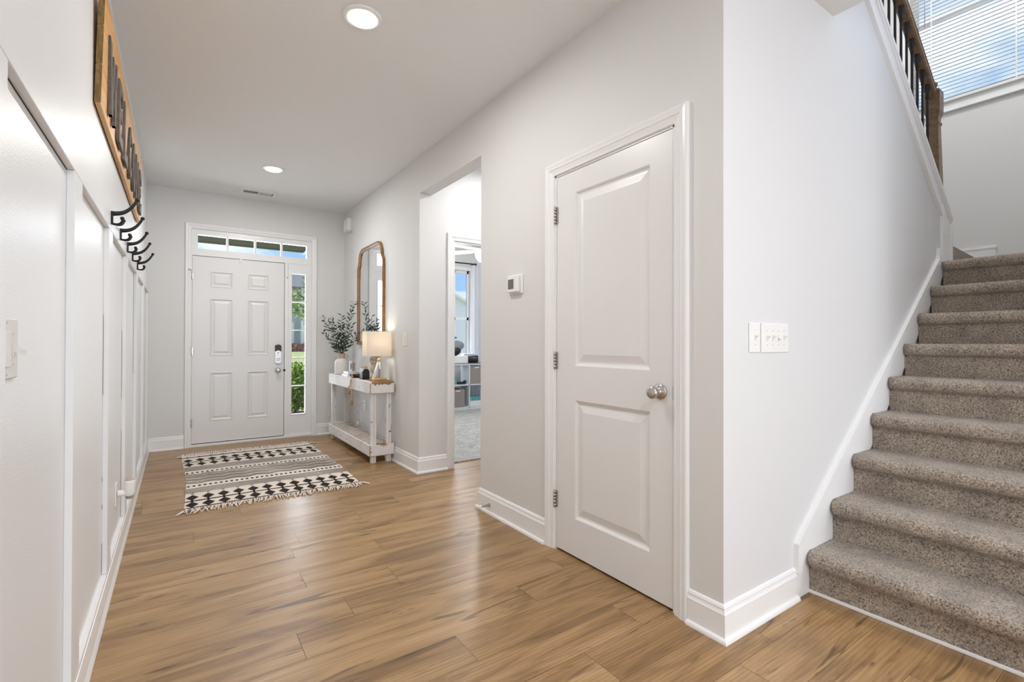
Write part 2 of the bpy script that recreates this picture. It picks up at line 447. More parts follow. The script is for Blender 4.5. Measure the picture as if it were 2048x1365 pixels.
wall('wall_left', 'x', XL-.1, XL, YB-.1, YF+.12, 0, HC, [], M_GLOSS)
wall('wall_front', 'y', YF, YF+.12, XL, XR+WT, 0, HC, [(.105, 1.34, 0, 2.352)], M_WALL)
wall('wall_right', 'x', XR, XR+WT, YC+WT, YF, 0, HC, [(1.283, 2.076, 0, 2.056), (YJN, YJA, 0, ZOP)], M_WALL)
wall('wall_vestibule_near', 'y', YJN-WT, YJN, XR+WT, 3.3, 0, HC, [], M_WALLW)
wall('wall_vestibule_end', 'x', 3.3, 3.4, YJN-WT, YJA, 0, HC, [], M_WALLW)
wall('wall_vestibule_far', 'y', YJA, YJA+WT, XR+WT, 5.4, 0, HC, [(2.047, 2.86, 0, 2.052)], M_WALLW)
wall('wall_office_side', 'x', 5.4, 5.5, YJA, YO+.1, 0, HC, [], M_WALLW)
wall('wall_office_left', 'x', XR, XR+WT, YF+.12, YO, 0, HC, [], M_WALLW)
wall('wall_office_front', 'y', YO, YO+.12, XR, 5.4, 0, HC, [(2.55, 4.26, .75, 2.40)], M_WALLW)
wall('wall_back', 'y', YB-.1, YB, XL, 6.1, 0, HC, [(.1, 4.3, .4, 2.5)], M_WALL)
wall('wall_side', 'x', XE, XE+.1, YB, 0, 0, HC, [(-3.6, -1.0, .4, 2.5)], M_WALL)
# stairwell
wall('wall_stair_side', 'y', 0, .1, 3.3, XE, 0, 5.4, [], M_WALL)
wall('wall_stair_far', 'x', XE, XE+.1, 0, 2.25, 0, 5.4, [(.2, 1.72, 3.44, 5.1)], M_WALL)
wall('wall_stair_back', 'y', 2.15, 2.25, 2.66, XE, 0, 5.4, [], M_WALLW)
wall('wall_upper', 'x', 2.56, 2.66, 0, 2.25, HC+.1, 5.4, [], M_WALL)
b = MB(); b.box(2.56, XE+.1, 0, 2.25, 5.4, 5.5); struct(b.build('ceiling_upper', M_CEIL))
# wall between the closet and the stair, sloping down along the upper flight
SL = -.788
def ztop(x): return 3.013+SL*(x-3.195)
XW = 4.495
b = MB(); b.prism([(XR, 0), (XW, 0), (XW, ztop(XW)), (2.66, ztop(2.66)), (2.66, HC), (XR, HC)], lambda x, z: (x, YC, z), lambda x, z: (x, YC+WT, z))
b.mi[5] = 1                     # the hall-side end carries the greige paint of the hall
struct(b.build('wall_stair', [M_WALLW, M_WALL]))
b = MB()
b.box(XL-.1, 2.66, YB-.1, YF+.12, HC, HC+.1); b.box(2.66, XE+.1, YB-.1, 0, HC, HC+.1)
b.box(2.66, 5.5, 2.25, YF+.12, HC, HC+.1); b.box(XR, 5.5, YF+.12, YO+.12, HC, HC+.1)
struct(b.build('ceiling', M_CEIL))

# floor: planks running across the hall, one quad each, butt joints where the photo shows them
def build_floor():
    me = bpy.data.meshes.new('floor'); vs, fs, rn, mi = [], [], [], []
    PW = .1785; y0 = 1.492
    joints = {0: .887, 3: .611, 5: .497, 6: .931, 8: .575, 9: .978, 10: 1.30, 12: .35}
    R = random.Random(3); L = 1.22; g = .0007
    def quad(xa, xb, ya, yb, r, m):
        n = len(vs); vs.extend([(xa, ya, 0), (xb, ya, 0), (xb, yb, 0), (xa, yb, 0)]); fs.append((n, n+1, n+2, n+3)); rn.extend([r]*4); mi.append(m)
    for kk in range(-34, 15):
        ya, yb = y0+kk*PW, y0+(kk+1)*PW
        j = joints.get(kk, R.uniform(0, L)); x = j-L*3
        x1 = 3.3 if ya > 1.0 else XE
        if ya > 3.98: x1 = XR+.05
        while x < x1:
            xa, xb = max(x, XL-.05), min(x+L, x1)
            if xb > xa: quad(xa+g, xb-g, ya+g*.8, yb-g*.8, R.random(), 0)
            x += L
    for kk in range(15, 28):
        ya, yb = y0+kk*PW, y0+(kk+1)*PW; x = R.uniform(0, L)-L*2
        while x < XR+.05:
            xa, xb = max(x, XL-.05), min(x+L, XR+.05)
            if xb > xa: quad(xa+g, xb-g, ya+g*.8, yb-g*.8, R.random(), 0)
            x += L
    yv = y0+14*PW
    for xa, xb in ((1.77, 2.35), (2.352, 3.3)): quad(xa, xb, yv+g, 4.05, R.random(), 0)
    n = len(vs); vs.extend([(XL-.1, YB-.1, -.0015), (XE+.1, YB-.1, -.0015), (XE+.1, YF+.3, -.0015), (XL-.1, YF+.3, -.0015)]); fs.append((n, n+1, n+2, n+3)); rn.extend([0]*4); mi.append(1)
    n = len(vs); vs.extend([(a, c, d) for d in (-.1, -.02) for a, c in ((XL-.1, YB-.1), (XE+.1, YB-.1), (XE+.1, YO+.1), (XL-.1, YF+.12))])
    fs.append((n, n+1, n+2, n+3)); mi.append(1); rn.extend([0]*8)
    me.from_pydata(vs, [], fs); me.materials.append(M_FLOOR); me.materials.append(mat('plank_joint', (.12, .07, .035), .7))
    me.polygons.foreach_set('material_index', mi)
    a = me.attributes.new('plank', 'FLOAT', 'POINT'); a.data.foreach_set('value', rn)
    o = bpy.data.objects.new('floor', me); COL.objects.link(o); struct(o)
build_floor()
b = MB(); b.box(2.047, 2.86, 4.05, 4.06, 0, .012); b.box(XR+WT, 5.4, 4.06, YO, -.01, .010); struct(b.build('floor_office', M_CARPET2))

# ------------------------------------------------------------------ baseboards, casings
BASE = [(0, 0), (.029, 0), (.029, .006), (.026, .014), (.016, .019), (.0145, .100), (.0155, .103), (.011, .112), (.009, .120), (.010, .124), (.006, .133), (0, .137)]
def base(name, path, side, prof=BASE):
    b = MB(); b.sweep(path, prof, lambda x, y, h: (x, y, h), side=side); return struct(b.build(name, M_TRIM))
base('baseboard_front', [(XL+.02, YF), (.0565, YF)], -1)
base('baseboard_front_right', [(1.39, YF), (XR-.0, YF)], -1)
base('baseboard_right', [(XR, YF), (XR, YJA), (1.983, YJA)], -1)
base('baseboard_right_middle', [(2.4, YJN), (XR, YJN), (XR, 2.142)], -1)
base('baseboard_corner', [(XR, 1.217), (XR, YC), (2.262, YC)], -1)
b = MB()
LB = [(0, 0), (.034, 0), (.034, .008), (.030, .020), (.026, .032), (.0245, .060), (.0215, .090), (.0215, .094), (.019, .096), (.019, .112), (0, .112)]
b.sweep([(XL, YB), (XL, YF)], LB, lambda x, y, h: (x, y, h), side=-1); struct(b.build('baseboard_left', M_TRIM))

CAS = [(0, 0), (0, .008), (.004, .011), (.010, .009), (.014, .010), (.030, .014), (.036, .018), (.042, .0165), (.048, .018), (.060, .020), (.066, .018), (.068, .0)]
# closet door casing (wall x=XR, facing -x)
fx = lambda a, z, h: (XR-h, a, z)
b = MB(); b.sweep([(1.285, 0), (1.285, 2.054), (2.074, 2.054), (2.074, 0)], CAS, fx, side=1); struct(b.build('trim_1', M_TRIM))
fy = lambda a, z, h: (a, YF-h, z)
CAS2 = [(o*.85, h) for o, h in CAS]
b = MB(); b.sweep([(.117, 0), (.117, 2.350), (1.332, 2.350), (1.332, 0)], CAS2, fy, side=1); struct(b.build('trim_2', M_TRIM))
fv = lambda a, z, h: (a, YJA-h, z)
b = MB(); b.sweep([(2.050, 0), (2.050, 2.052), (2.858, 2.052), (2.858, 0)], CAS, fv, side=1)
b.box(2.03, 2.062, YJA, YJA+WT, 0, 2.04); b.box(2.845, 2.877, YJA, YJA+WT, 0, 2.04); b.box(2.03, 2.877, YJA, YJA+WT, 2.04, 2.07)
struct(b.build('trim_3', M_TRIM))

# ------------------------------------------------------------------ left wall board and batten
root = struct(empty('trim_4', (XL, 3, 0)))
T = .019
b = MB(); b.box(XL, XL+T, YB, YF, 1.636, 1.785, .0015); lab(b.build('top_rail', M_GLOSS, root), 'wide horizontal rail above the battens')
bat = [-1.53, -.66, .21, 1.075, 1.895, 2.765, 3.62, 4.49, 5.36, 6.12]
for y in bat:
    b = MB(); b.box(XL, XL+T, y, min(y+.14, YF), .113, 1.635, .0015); b.build('batten', M_GLOSS, root)
b = MB()
for y, z0, z1 in ((2.765, .115, .25), (2.765, .40, .42), (2.765, .52, .54), (3.62, .115, .62), (4.49, .9, 1.63), (2.765, .9, 1.25), (3.62, .8, 1.2)):
    b.box(XL+.0002, XL+.0012, y-.0016, y-.0002, z0, z1)
b.box(XL+.0002, XL+.0012, 1.2155, 1.892, 1.6335, 1.6358)
lab(b.build('seam_gap', M_DARK, root), 'dark uncaulked gaps along the boards')

# ------------------------------------------------------------------ panel doors
def slab(b, a0, a1, z0, z1, th, panels, prof):
    """door leaf in local (a, z, depth towards viewer)"""
    A = sorted({a0, a1, *[p[0] for p in panels], *[p[1] for p in panels]}); Z = sorted({z0, z1, *[p[2] for p in panels], *[p[3] for p in panels]})
    for i in range(len(A)-1):
        for j in range(len(Z)-1):
            ca, cz = (A[i]+A[i+1])/2, (Z[j]+Z[j+1])/2
            if any(p[0] < ca < p[1] and p[2] < cz < p[3] for p in panels): continue
            b.add([(A[i], Z[j], 0), (A[i+1], Z[j], 0), (A[i+1], Z[j+1], 0), (A[i], Z[j+1], 0)], [(0, 1, 2, 3)])
    for p in panels:
        pr = prof; prev = None
        for ins, d in pr:
            q = [(p[0]+ins, p[2]+ins, d), (p[1]-ins, p[2]+ins, d), (p[1]-ins, p[3]-ins, d), (p[0]+ins, p[3]-ins, d)]
            if prev: b.add(prev+q, [(i, (i+1) % 4, 4+(i+1) % 4, 4+i) for i in range(4)])
            prev = q
        b.add(prev, [(0, 1, 2, 3)])
    b.add([(a0, z0, 0), (a1, z0, 0), (a1, z1, 0), (a0, z1, 0), (a0, z0, -th), (a1, z0, -th), (a1, z1, -th), (a0, z1, -th)], [(0, 1, 5, 4), (1, 2, 6, 5), (2, 3, 7, 6), (3, 0, 4, 7), (4, 5, 6, 7)])
def hinge(parent, c, axis, out):
    """a butt hinge standing at c (bottom centre)"""
    b = MB(); x, y, z = c
    for i in range(5): b.lathe([(.0062, i*.018+.0005), (.0062, i*.018+.0172)], (x, y, z), 10)
    b.lathe([(.004, -.004), (.005, 0)], (x, y, z), 10); b.lathe([(.005, .0895), (.003, .095)], (x, y, z), 10)
    if axis == 'x': b.box(x+.004, x+.008, y-.016, y+.016, z, z+.089)
    else: b.box(x-.016, x+.016, y+.004, y+.008, z, z+.089)
    b.build('hinge', M_NICKEL, parent)
# closet door
D1 = struct(empty('door_1', (XR, 1.68, 0)))
b = MB(); b.T = lambda a, z, d: (XR+.003-d, a, z)
PR2 = [(0, 0), (.006, -.004), (.012, -.010), (.020, -.012), (.028, -.011), (.060, -.003), (.064, -.003)]
slab(b, 1.300, 2.060, .012, 2.042, .035, [(1.420, 1.912, .208, .830), (1.420, 1.912, 1.012, 1.928)], PR2)
b.build('door_leaf', M_DOOR, D1, fix=True)
b = MB(); b.box(XR+.0, XR+.115, 1.283, 1.297, 0, 2.056); b.box(XR, XR+.115, 2.063, 2.076, 0, 2.056); b.box(XR, XR+.115, 1.283, 2.076, 2.045, 2.056)
b.box(XR+.042, XR+.06, 1.29, 1.31, 0, 2.05); b.build('jamb', M_TRIM, D1)
b = MB(); b.box(XR+.05, XR+.11, 1.297, 2.063, 0, 2.045); lab(b.build('closet_shadow_panel', M_DARK, D1), 'dark panel painting the closet shade behind the door leaf')  # black sheet standing in for the unlit closet behind the leaf
for z in (.232, .992, 1.79): hinge(D1, (XR-.006, 2.066, z), 'x', 1)
b = MB(); KY, KZ = 1.364, .922
b.lathe([(.034, 0), (.034, -.003), (.031, -.007), (.020, -.010), (.0125, -.012), (.0115, -.030), (.014, -.036), (.022, -.040), (.0275, -.048), (.0275, -.058), (.024, -.064), (.016, -.067), (.002, -.068)], (XR+.003, KY, KZ), 28, 'x')
lab(b.build('door_knob', M_NICKEL, D1), 'round satin nickel knob')
b = MB(); b.box(XR+.0025, XR+.005, 1.2965, 1.3005, KZ-.03, KZ+.03); b.build('strike_plate', M_DARK, D1)

# front door unit
D2 = struct(empty('door_2', (.577, YF, 0)))
YD = YF+.012
b = MB(); b.T = lambda a, z, d: (a, YD-d, z)
PR6 = [(0, 0), (.003, .003), (.010, .004), (.016, -.002), (.022, -.007), (.030, -.008), (.048, -.001), (.052, .0)]
pn = []
for a0, a1 in ((.286, .506), (.648, .866)):
    pn += [(a0, a1, .266, .800), (a0, a1, .978, 1.608), (a0, a1, 1.728, 1.908)]
slab(b, .1236, 1.0304, .034, 2.060, .044, pn, PR6); b.build('door_leaf', M_DOOR, D2)
for z in (.21, .985, 1.80): hinge(D2, (.117, YF-.006, z), 'y', 1)
b = MB(); b.sphere((.094, YF-.026, 1.905), .007, 8, 6); b.tube([(.094, YF-.026, 1.905), (.117, YF-.01, 1.900)], .003, 6); b.build('hinge_stop', M_NICKEL, D2)
LX = .966
b = MB(); pl = [(-.031, .885), (-.031, 1.075)]
arc = [(LX+.031*cos(t), .905+.022*sin(t)-.0) for t in [pi+pi*i/10 for i in range(11)]]+[(LX+.031, 1.04), (LX-.031, 1.04)]
b.prism(arc, lambda x, z: (x, YD, z), lambda x, z: (x, YD-.016, z)); KP = lab(b.build('keypad_lock', M_STEEL, D2), 'electronic deadbolt with a dark top')
b = MB(); arc = [(LX-.033, 1.020), (LX, 1.034), (LX+.033, 1.020)]+[(LX+.033*cos(t), 1.080+.022*sin(t)) for t in [pi*i/10 for i in range(11)]]
b.prism(arc, lambda x, z: (x, YD-.002, z), lambda x, z: (x, YD-.022, z)); lab(b.build('keypad_cover', M_BLACKP, KP), 'black domed cover')
b = MB(); b.lathe([(.020, 0), (.020, -.008), (.015, -.010), (.013, -.009)], (LX, YD-.016, .925), 18, 'y'); b.box(LX-.003, LX+.003, YD-.038, YD-.016, .912, .938, .001); b.build('thumb_turn', M_STEEL, KP)
b = MB(); b.mat(0).box(LX-.010, LX+.010, YD-.0175, YD-.016, 1.000, 1.008); b.sphere((LX, YD-.016, .977), .004, 8, 6); b.build('lock_marks', M_BLACKP, KP)
b = MB(); b.lathe([(.030, 0), (.028, -.008), (.013, -.012), (.011, -.028), (.016, -.034), (.026, -.042), (.028, -.052), (.023, -.061), (.010, -.065), (.001, -.065)], (LX, YD, .802), 24, 'y')
lab(b.build('door_knob', M_STEEL, D2), 'round steel knob')
b = MB(); b.box(1.0308, 1.0335, YD-.004, YD+.01, .04, 2.06); b.box(.1205, .1232, YD-.002, YD+.01, .04, 2.06); b.box(.12, 1.034, YD-.001, YD+.01, 2.0605, 2.063); b.box(.12, 1.034, YD-.001, YD+.01, .028, .034)
b.lathe([(.012, 0), (.012, -.012), (.001, -.013)], (1.034, YD-.004, .80), 12, 'y')
lab(b.build('weather_gap', M_DARK, D2), 'thin dark line around the leaf')
b = MB(); b.box(.105, 1.34, YF-.012, YF+.12, 0, .026, .003); lab(b.build('threshold', M_TRIM, D2), 'white sill under the door')
b = MB(); b.box(.105, .1215, YF, YF+.12, .026, 2.352); b.box(1.334, 1.34, YF, YF+.12, .026, 2.352); b.build('jamb', M_TRIM, D2)
b = MB(); b.box(.56, .60, YD-.006, YD, 2.012, 2.028, .002); b.box(.568, .592, YD-.012, YD-.001, 2.028, 2.07, .002); b.build('alarm_contact', M_PLAST, D2)
b = MB(); b.box(1.045, 1.063, YF-.020, YF-.002, 1.895, 2.035, .002); b.sphere((1.054, YF-.022, 1.900), .007, 8, 6); b.build('door_closer_pin', M_PLAST, D2)
# sidelight
W1 = struct(empty('window_1', (1.19, YF, 0)))
b = MB(); gx0, gx1, gz0, gz1 = 1.110, 1.268, .272, 1.946
def frame(b, x0, x1, z0, z1, g, y0, y1, bev=0):
    a0, a1, c0, c1 = g
    b.box(x0, a0, y0, y1, z0, z1, bev); b.box(a1, x1, y0, y1, z0, z1, bev); b.box(a0, a1, y0, y1, z0, c0, bev); b.box(a0, a1, y0, y1, c1, z1, bev)
frame(b, 1.072, 1.3335, .027, 2.065, (gx0, gx1, gz0, gz1), YF+.010, YF+.055)
b.sweep([(gx0, gz0), (gx0, gz1), (gx1, gz1), (gx1, gz0)], [(-.002, -.004), (-.002, .008), (.004, .008), (.008, 0)], lambda a, z, h: (a, YF+.010-h, z), closed=True)
b.box(1.034, 1.072, YF-.002, YF+.12, .026, 2.065, .003)
b.build('sash', M_TRIM, W1)
b = MB()
for i in range(1, 5):
    z = gz0+(gz1-gz0)*i/5; b.box(gx0, gx1, YF+.014, YF+.046, z-.007, z+.007, .003)
b.build('muntin', M_TRIM, W1)
b = MB(); b.box(gx0, gx1, YF+.028, YF+.032, gz0, gz1); b.build('pane', M_GLASS, W1)
# transom
W2 = struct(empty('window_2', (.7, YF, 2.065)))
b = MB(); tg = (.172, 1.276, 2.140, 2.292)
frame(b, .1215, 1.334, 2.065, 2.352, tg, YF+.004, YF+.055)
b.build('sash', M_TRIM, W2)
b = MB()
for i in range(1, 4):
    x = tg[0]+(tg[1]-tg[0])*i/4; b.box(x-.011, x+.011, YF+.012, YF+.046, tg[2], tg[3], .003)
b.build('muntin', M_TRIM, W2)
b = MB(); b.box(tg[0], tg[1], YF+.028, YF+.032, tg[2], tg[3]); b.build('pane', M_GLASS, W2)

# ------------------------------------------------------------------ stairs
ST = empty('staircase', (3.4, .6, 0))
tag(ST, 'carpeted staircase climbing to a landing, speckled taupe carpet with rounded nosings', 'stairs')
YS0, YS1 = .1, YC-.0135
def carpet_step(i, last=False):
    xr = XS+i*RUN; z0 = i*RISE+(.012 if i == 0 else .0); z1 = (i+1)*RISE
    back = xr+RUN+.01 if not last else XE-.02
    r = .034; nx = xr-.044
    prof = [(xr, z0)]
    zz = z0
    m = int((z1-.070-z0)/.008)
    for q in range(1, m+1): prof.append((xr, z0+(z1-.073-z0)*q/m))
    prof += [(xr-.004, z1-.071), (xr-.008, z1-.069)]
    for t in range(0, 9):
        a = -pi/2-pi*t/8*1.0; prof.append((nx+r+r*cos(a), z1-r+r*sin(a)*1.0))
    L2 = back-(nx+r); m = int(L2/.008) if not last else 40
    for q in range(1, m+1): prof.append((nx+r+L2*q/m, z1))
    ny = 150; vs = []; fs = []
    K = len(prof)
    for j in range(ny+1):
        t = j/ny; y = YS1+(YS0-YS1)*t
        e = min(1, (YS1-y)/.03)
        for q, (x, z) in enumerate(prof):
            edge = 1-e
            dx = dz = 0
            if x < xr-.003 and z > z1-.075: dx = edge*edge*.022; 
            n3 = noise.noise(Vector((x*55, y*55, z*55)))*.0022+noise.noise(Vector((x*160, y*160, z*160)))*.0016
            if x >= nx+r: dzn = n3; dxn = 0
            elif abs(x-xr) < .002: dxn = n3*.8; dzn = 0
            else: dxn = n3*.8; dzn = n3*.8
            sag = -.010*max(0, 1-abs((x-nx)/.03-1)) * 0
            vs.append((x+dx+dxn, y, z+dzn))
    for j in range(ny):
        for q in range(K-1): fs.append((j*K+q, j*K+q+1, (j+1)*K+q+1, (j+1)*K+q))
    b = MB(); b.add(vs, fs, True)
    n = len(b.v)
    b.add([vs[q] for q in range(K)]+[(back, YS1, z0)], [tuple(range(K+1))]); b.add([vs[ny*K+q] for q in range(K)]+[(back, YS0, z0)], [tuple(range(K+1))])
    o = b.build('carpeted_step', M_CARPET, ST, fix=True)
    return o
for i in range(9): carpet_step(i, i == 8)
b = MB(); b.box(XW+.03, XE-.02, YC+.0, 2.148, 1.62, 9*RISE-.002); b.box(XW+.02, XE-.02, YS1-.01, YC+.02, 1.62, 9*RISE-.002)
lab(b.build('landing', M_CARPET, ST), 'carpeted landing behind the top step')
# first winder tread of the upper flight: riser runs from the wall end to the far wall
b = MB(); zl = 9*RISE-.004
pts = [(XW+.02, YC+.05), (XE-.02, 1.20), (XE-.02, 2.148), (XW-.4, 2.148), (XW-.4, YC+WT+.005), (XW+.02, YC+WT+.005)]
b.prism(pts, lambda x, y: (x, y, zl), lambda x, y: (x, y, zl+RISE))
lab(b.build('winder_step', M_CARPET, ST), 'turning step of the upper flight')
b = MB(); b.box(XS-.010, XS+.004, YS0, YS1+.01, 0, .013, .002); lab(b.build('bottom_bead', M_TRIM, ST), 'thin white bead along the floor')

# skirt board along the stair
b = MB(); t = .0215
sk = [(2.264, .0), (2.264, .240), (4.205, 1.702), (4.225, 1.76), (4.31, 1.76), (4.31, 1.6), (2.40, .0)]
b.prism(sk, lambda x, z: (x, YC-.012, z), lambda x, z: (x, YC, z))
dxn, dzn = .6, -.8
b.sweep([(2.262, .115), (2.262, .243), (4.21, 1.706), (4.222, 1.78)], [(0, 0), (0, .021), (.034, .021), (.040, .016), (.040, 0)], lambda a, z, h: (a, YC-h, z), side=-1)
struct(b.build('trim_5', M_TRIM))
# slanted cap, fascia and end board of the half wall
b = MB()
x0, x1 = 2.66, XW
def P(x, dz): return (x, ztop(x)+dz)
b.prism([P(x0, -.010), P(x1-.02, -.010), P(x1-.02, .022), P(x0, .022)], lambda x, z: (x, YC-.026, z), lambda x, z: (x, YC+WT+.026, z))
b.prism([P(x0, -.14), P(x1-.20, -.14), P(x1-.03, -.01), P(x0, -.01)], lambda x, z: (x, YC-.014, z), lambda x, z: (x, YC, z))
b.prism([P(x0, -.152), P(x1-.20, -.152), P(x1-.20, -.132), P(x0, -.132)], lambda x, z: (x, YC-.020, z), lambda x, z: (x, YC, z))
b.prism([P(x0, -.035), P(x1-.03, -.035), P(x1-.03, -.01), P(x0, -.01)], lambda x, z: (x, YC-.021, z), lambda x, z: (x, YC, z))
b.box(4.285, XW, YC-.012, YC, 1.69, ztop(XW)-.03)
b.box(4.280, 4.312, YC-.019, YC, 1.69, ztop(4.30)-.05, .003); b.box(XW-.03, XW+.006, YC-.019, YC, 1.69, ztop(XW)-.01, .003)
b.prism([(4.285, ztop(XW)-.1), (XW, ztop(XW)-.1), P(XW, -.02), P(4.285, -.02)], lambda x, z: (x, YC-.013, z), lambda x, z: (x, YC, z))
b.box(XW, XW+.014, YC-.012, YC+WT+.012, 1.69, ztop(XW)-.02)
struct(b.build('trim_6', M_TRIM))
# baseboards of the landing walls
b = MB(); b.box(XE-.016, XE, .1, 1.14, 9*RISE, 9*RISE+.135, .003); b.box(XE-.016, XE, 1.105, 2.15, 9*RISE, 2.003, .003); b.box(XE-.020, XE, 1.10, 2.15, 1.985, 2.006, .002)
struct(b.build('baseboard_landing', M_TRIM))

# railing
RL = empty('stair_railing', (3.6, YC+.057, 2.2)); tag(RL, 'stained oak handrail with black iron balusters on the slanted half wall', 'railing')
YR = YC+.057
bx = [3.064+.1*i for i in range(-4, 5)]+[3.564, 3.663, 3.764, 3.862, 3.96, 4.058, 4.160, 4.258]
RS = -.71
def zr(x): return 3.314+RS*(x-3.781)        # top of rail
for x in bx:
    b = MB(); zb, zt = ztop(x)+.02, zr(x)-.058
    b.lathe([(.0075, zb), (.0075, zt-.10), (.0085, zt-.095)], (x, YR, 0), 8)
    b.lathe([(.0085, zt-.095), (.010, zt-.06), (.017, zt-.03), (.0175, zt-.004), (.014, zt+.02)], (x, YR, 0), 10)
    b.lathe([(.013, zb-.01), (.013, zb+.02), (.009, zb+.03)], (x, YR, 0), 8)
    b.build('baluster', M_BLACK, RL)
b = MB()
hp = [(-.020, -.062), (-.030, -.052), (-.030, -.034), (-.024, -.026), (-.032, -.012), (-.022, -.001), (0, .003), (.022, -.001), (.032, -.012), (.024, -.026), (.030, -.034), (.030, -.052), (.020, -.062)]
b.prism(hp, lambda q, w: (2.66, YR+q, zr(2.66)+w), lambda q, w: (4.360, YR+q, zr(4.360)+w)); lab(b.build('handrail', M_OAKR, RL), 'stained oak handrail')
b = MB(); NX = 4.394; h = .043
def sq(zs):
    for (ha, za), (hb, zb) in zip(zs, zs[1:]):
        b.prism([(-1, -1), (1, -1), (1, 1), (-1, 1)], lambda p, q, ha=ha, za=za: (NX+p*ha, YR+q*ha, za), lambda p, q, hb=hb, zb=zb: (NX+p*hb, YR+q*hb, zb))
sq([(.040, ztop(NX)-.01), (.040, 2.28), (.031, 2.665), (.037, 2.677), (.037, 2.685), (.031, 2.70), (.032, 2.725), (.040, 2.75), (.043, 2.76), (.043, 2.905), (.036, 2.920), (.018, 2.926)])
b.lathe([(.014, 2.926), (.010, 2.938), (.018, 2.950), (.023, 2.962), (.019, 2.976), (.007, 2.984)], (NX, YR, 0), 16)
lab(b.build('newel_post', M_OAKR, RL), 'square tapered oak newel with round finial')

# stair window, casing, blind
W3 = struct(empty('window_3', (XE, .9, 3.4)))
WY0, WY1, WZ0, WZ1 = .2, 1.72, 3.44, 5.1
b = MB()
fx2 = lambda a, z, h: (XE-h, a, z)
b.sweep([(WY0, WZ0), (WY0, WZ1), (WY1, WZ1), (WY1, WZ0)], [(0, 0), (0, .016), (.06, .018), (.062, 0)], fx2, side=1)
b.box(XE-.045, XE, WY0-.09, WY1+.09, 3.415, 3.442, .004); b.box(XE-.020, XE, WY0-.07, WY1+.07, 3.335, 3.416, .004); b.box(XE-.028, XE, WY0-.07, WY1+.07, 3.325, 3.342, .003)
b.build('casing', M_TRIM, W3)
b = MB()
for (u0, u1, q0, q1) in ((WY0, WY0+.05, WZ0, WZ1), (WY1-.05, WY1, WZ0, WZ1), (WY0, WY1, WZ0, WZ0+.05), (WY0, WY1, WZ1-.05, WZ1), (WY0, WY1, 4.25, 4.29)):
    b.box(XE+.06, XE+.085, u0, u1, q0, q1)
b.build('sash', M_TRIM, W3)
b = MB(); b.box(XE+.070, XE+.074, WY0, WY1, WZ0, WZ1); b.build('pane', M_GLASS, W3)
BL = empty('window_blind', (XE+.02, .91, WZ1)); tag(BL, 'white horizontal slat blind lowered over the high stair window', 'blind')
b = MB(); z = WZ0+.035; a = math.radians(9)
while z < WZ1-.06:
    c, s_ = .0195*cos(a), .0195*sin(a)
    xc = XE+.025
    b.prism([(-c, -s_), (0, .0022), (c, s_), (c, s_+.0014), (0, .0036), (-c, -s_+.0014)], lambda p, q, z=z: (xc+p, WY0+.01, z+q), lambda p, q, z=z: (xc+p, WY1-.01, z+q)); z += .0360
b.build('slats', M_BLIND, BL)
b = MB(); b.box(XE+.0, XE+.045, WY0+.008, WY1-.008, WZ1-.055, WZ1-.003, .003); HR = b.build('headrail', M_BLIND, BL)
b = MB(); b.box(XE+.002, XE+.042, WY0+.01, WY1-.01, WZ0+.002, WZ0+.018, .004); b.build('bottom_rail', M_BLIND, BL)
for y in (1.553, .975, .40):
    b = MB(); b.box(XE-.003, XE-.0015, y-.0045, y+.0045, WZ0+.02, WZ1-.05); b.build('ladder_tape', M_PLAST, BL)
b = MB(); b.tube([(XE-.008, 1.600, WZ1-.06), (XE-.008, 1.602, 4.22)], .0035, 6); lab(b.build('wand', M_SCREW, HR), 'thin grey tilt wand')

# ------------------------------------------------------------------ ceiling fittings
def downlight(cx, cy, label=None, grp=None, pw=14):
    r = empty('recessed_light', (cx, cy, HC)); tag(r, label or '', 'ceiling light', grp)
    b = MB(); b.lathe([(.060, -.004), (.064, -.010), (.088, -.008), (.096, -.003), (.096, .0)], (cx, cy, HC), 32, cap=False); b.build('trim_ring', M_PLAST, r)
    b = MB(); b.lathe([(.068, -.0075), (.066, -.013), (.052, -.018), (.030, -.0205), (.001, -.021)], (cx, cy, HC), 32, cap=False); b.build('lens', M_LEDW, r)
    l = lamp('recessed_light_glow', 'AREA', (cx, cy, HC-.026), (0, 0, -1), pw, (1, .985, .965), .12, shape='DISK'); l.parent = r; l.location = (0, 0, -.026)
    l.rotation_euler = (0, 0, 0)
    return r
downlight(.748, 2.405, 'nearer of the two lit recessed ceiling lights in the hall')
downlight(.725, 4.985, 'farther recessed ceiling light, close to the air vent by the front door')
for i, (x, y) in enumerate(((.75, -.3), (.75, -2.6), (3.2, -1.2), (3.2, -3.2), (5.0, -1.2), (2.45, 3.35))):  # unseen downlights added as fill behind the camera and in the vestibule
    downlight(x, y, ['added fill downlight right behind the camera', 'added fill downlight at the back of the room', 'added fill downlight over the open room nearer the stairs', 'added fill downlight over the open room by the rear window', 'added fill downlight over the open room by the side window', 'added unseen ceiling light brightening the small side vestibule'][i], pw=(16, 16, 7, 8, 4, 11)[i])
r = empty('stairwell_fill_fixture', (4.6, .9, 5.4)); tag(r, 'unseen round fixture added for the fill lamp over the stairs', 'ceiling light')
b = MB(); b.lathe([(.27, 5.4), (.27, 5.385)], (4.6, .9, 0), 28); b.build('base', M_PLAST, r)  # fixture added around the stairwell fill lamp, never in view
b = MB(); b.lathe([(.255, 5.385), (.25, 5.382)], (4.6, .9, 0), 28); b.build('diffuser', M_LEDW, r)
V = empty('air_vent', (.705, 5.87, HC)); tag(V, 'white rectangular ceiling air vent with dark louvres before the front door', 'air vent')
b = MB(); frame(b, .53, .88, 5.785, 5.955, (.565, .848, 5.815, 5.925), 0, 1)
b.v = [(p[0], p[2], HC-.013+p[1]*.013) for p in b.v]; b.build('frame', M_PLAST, V)
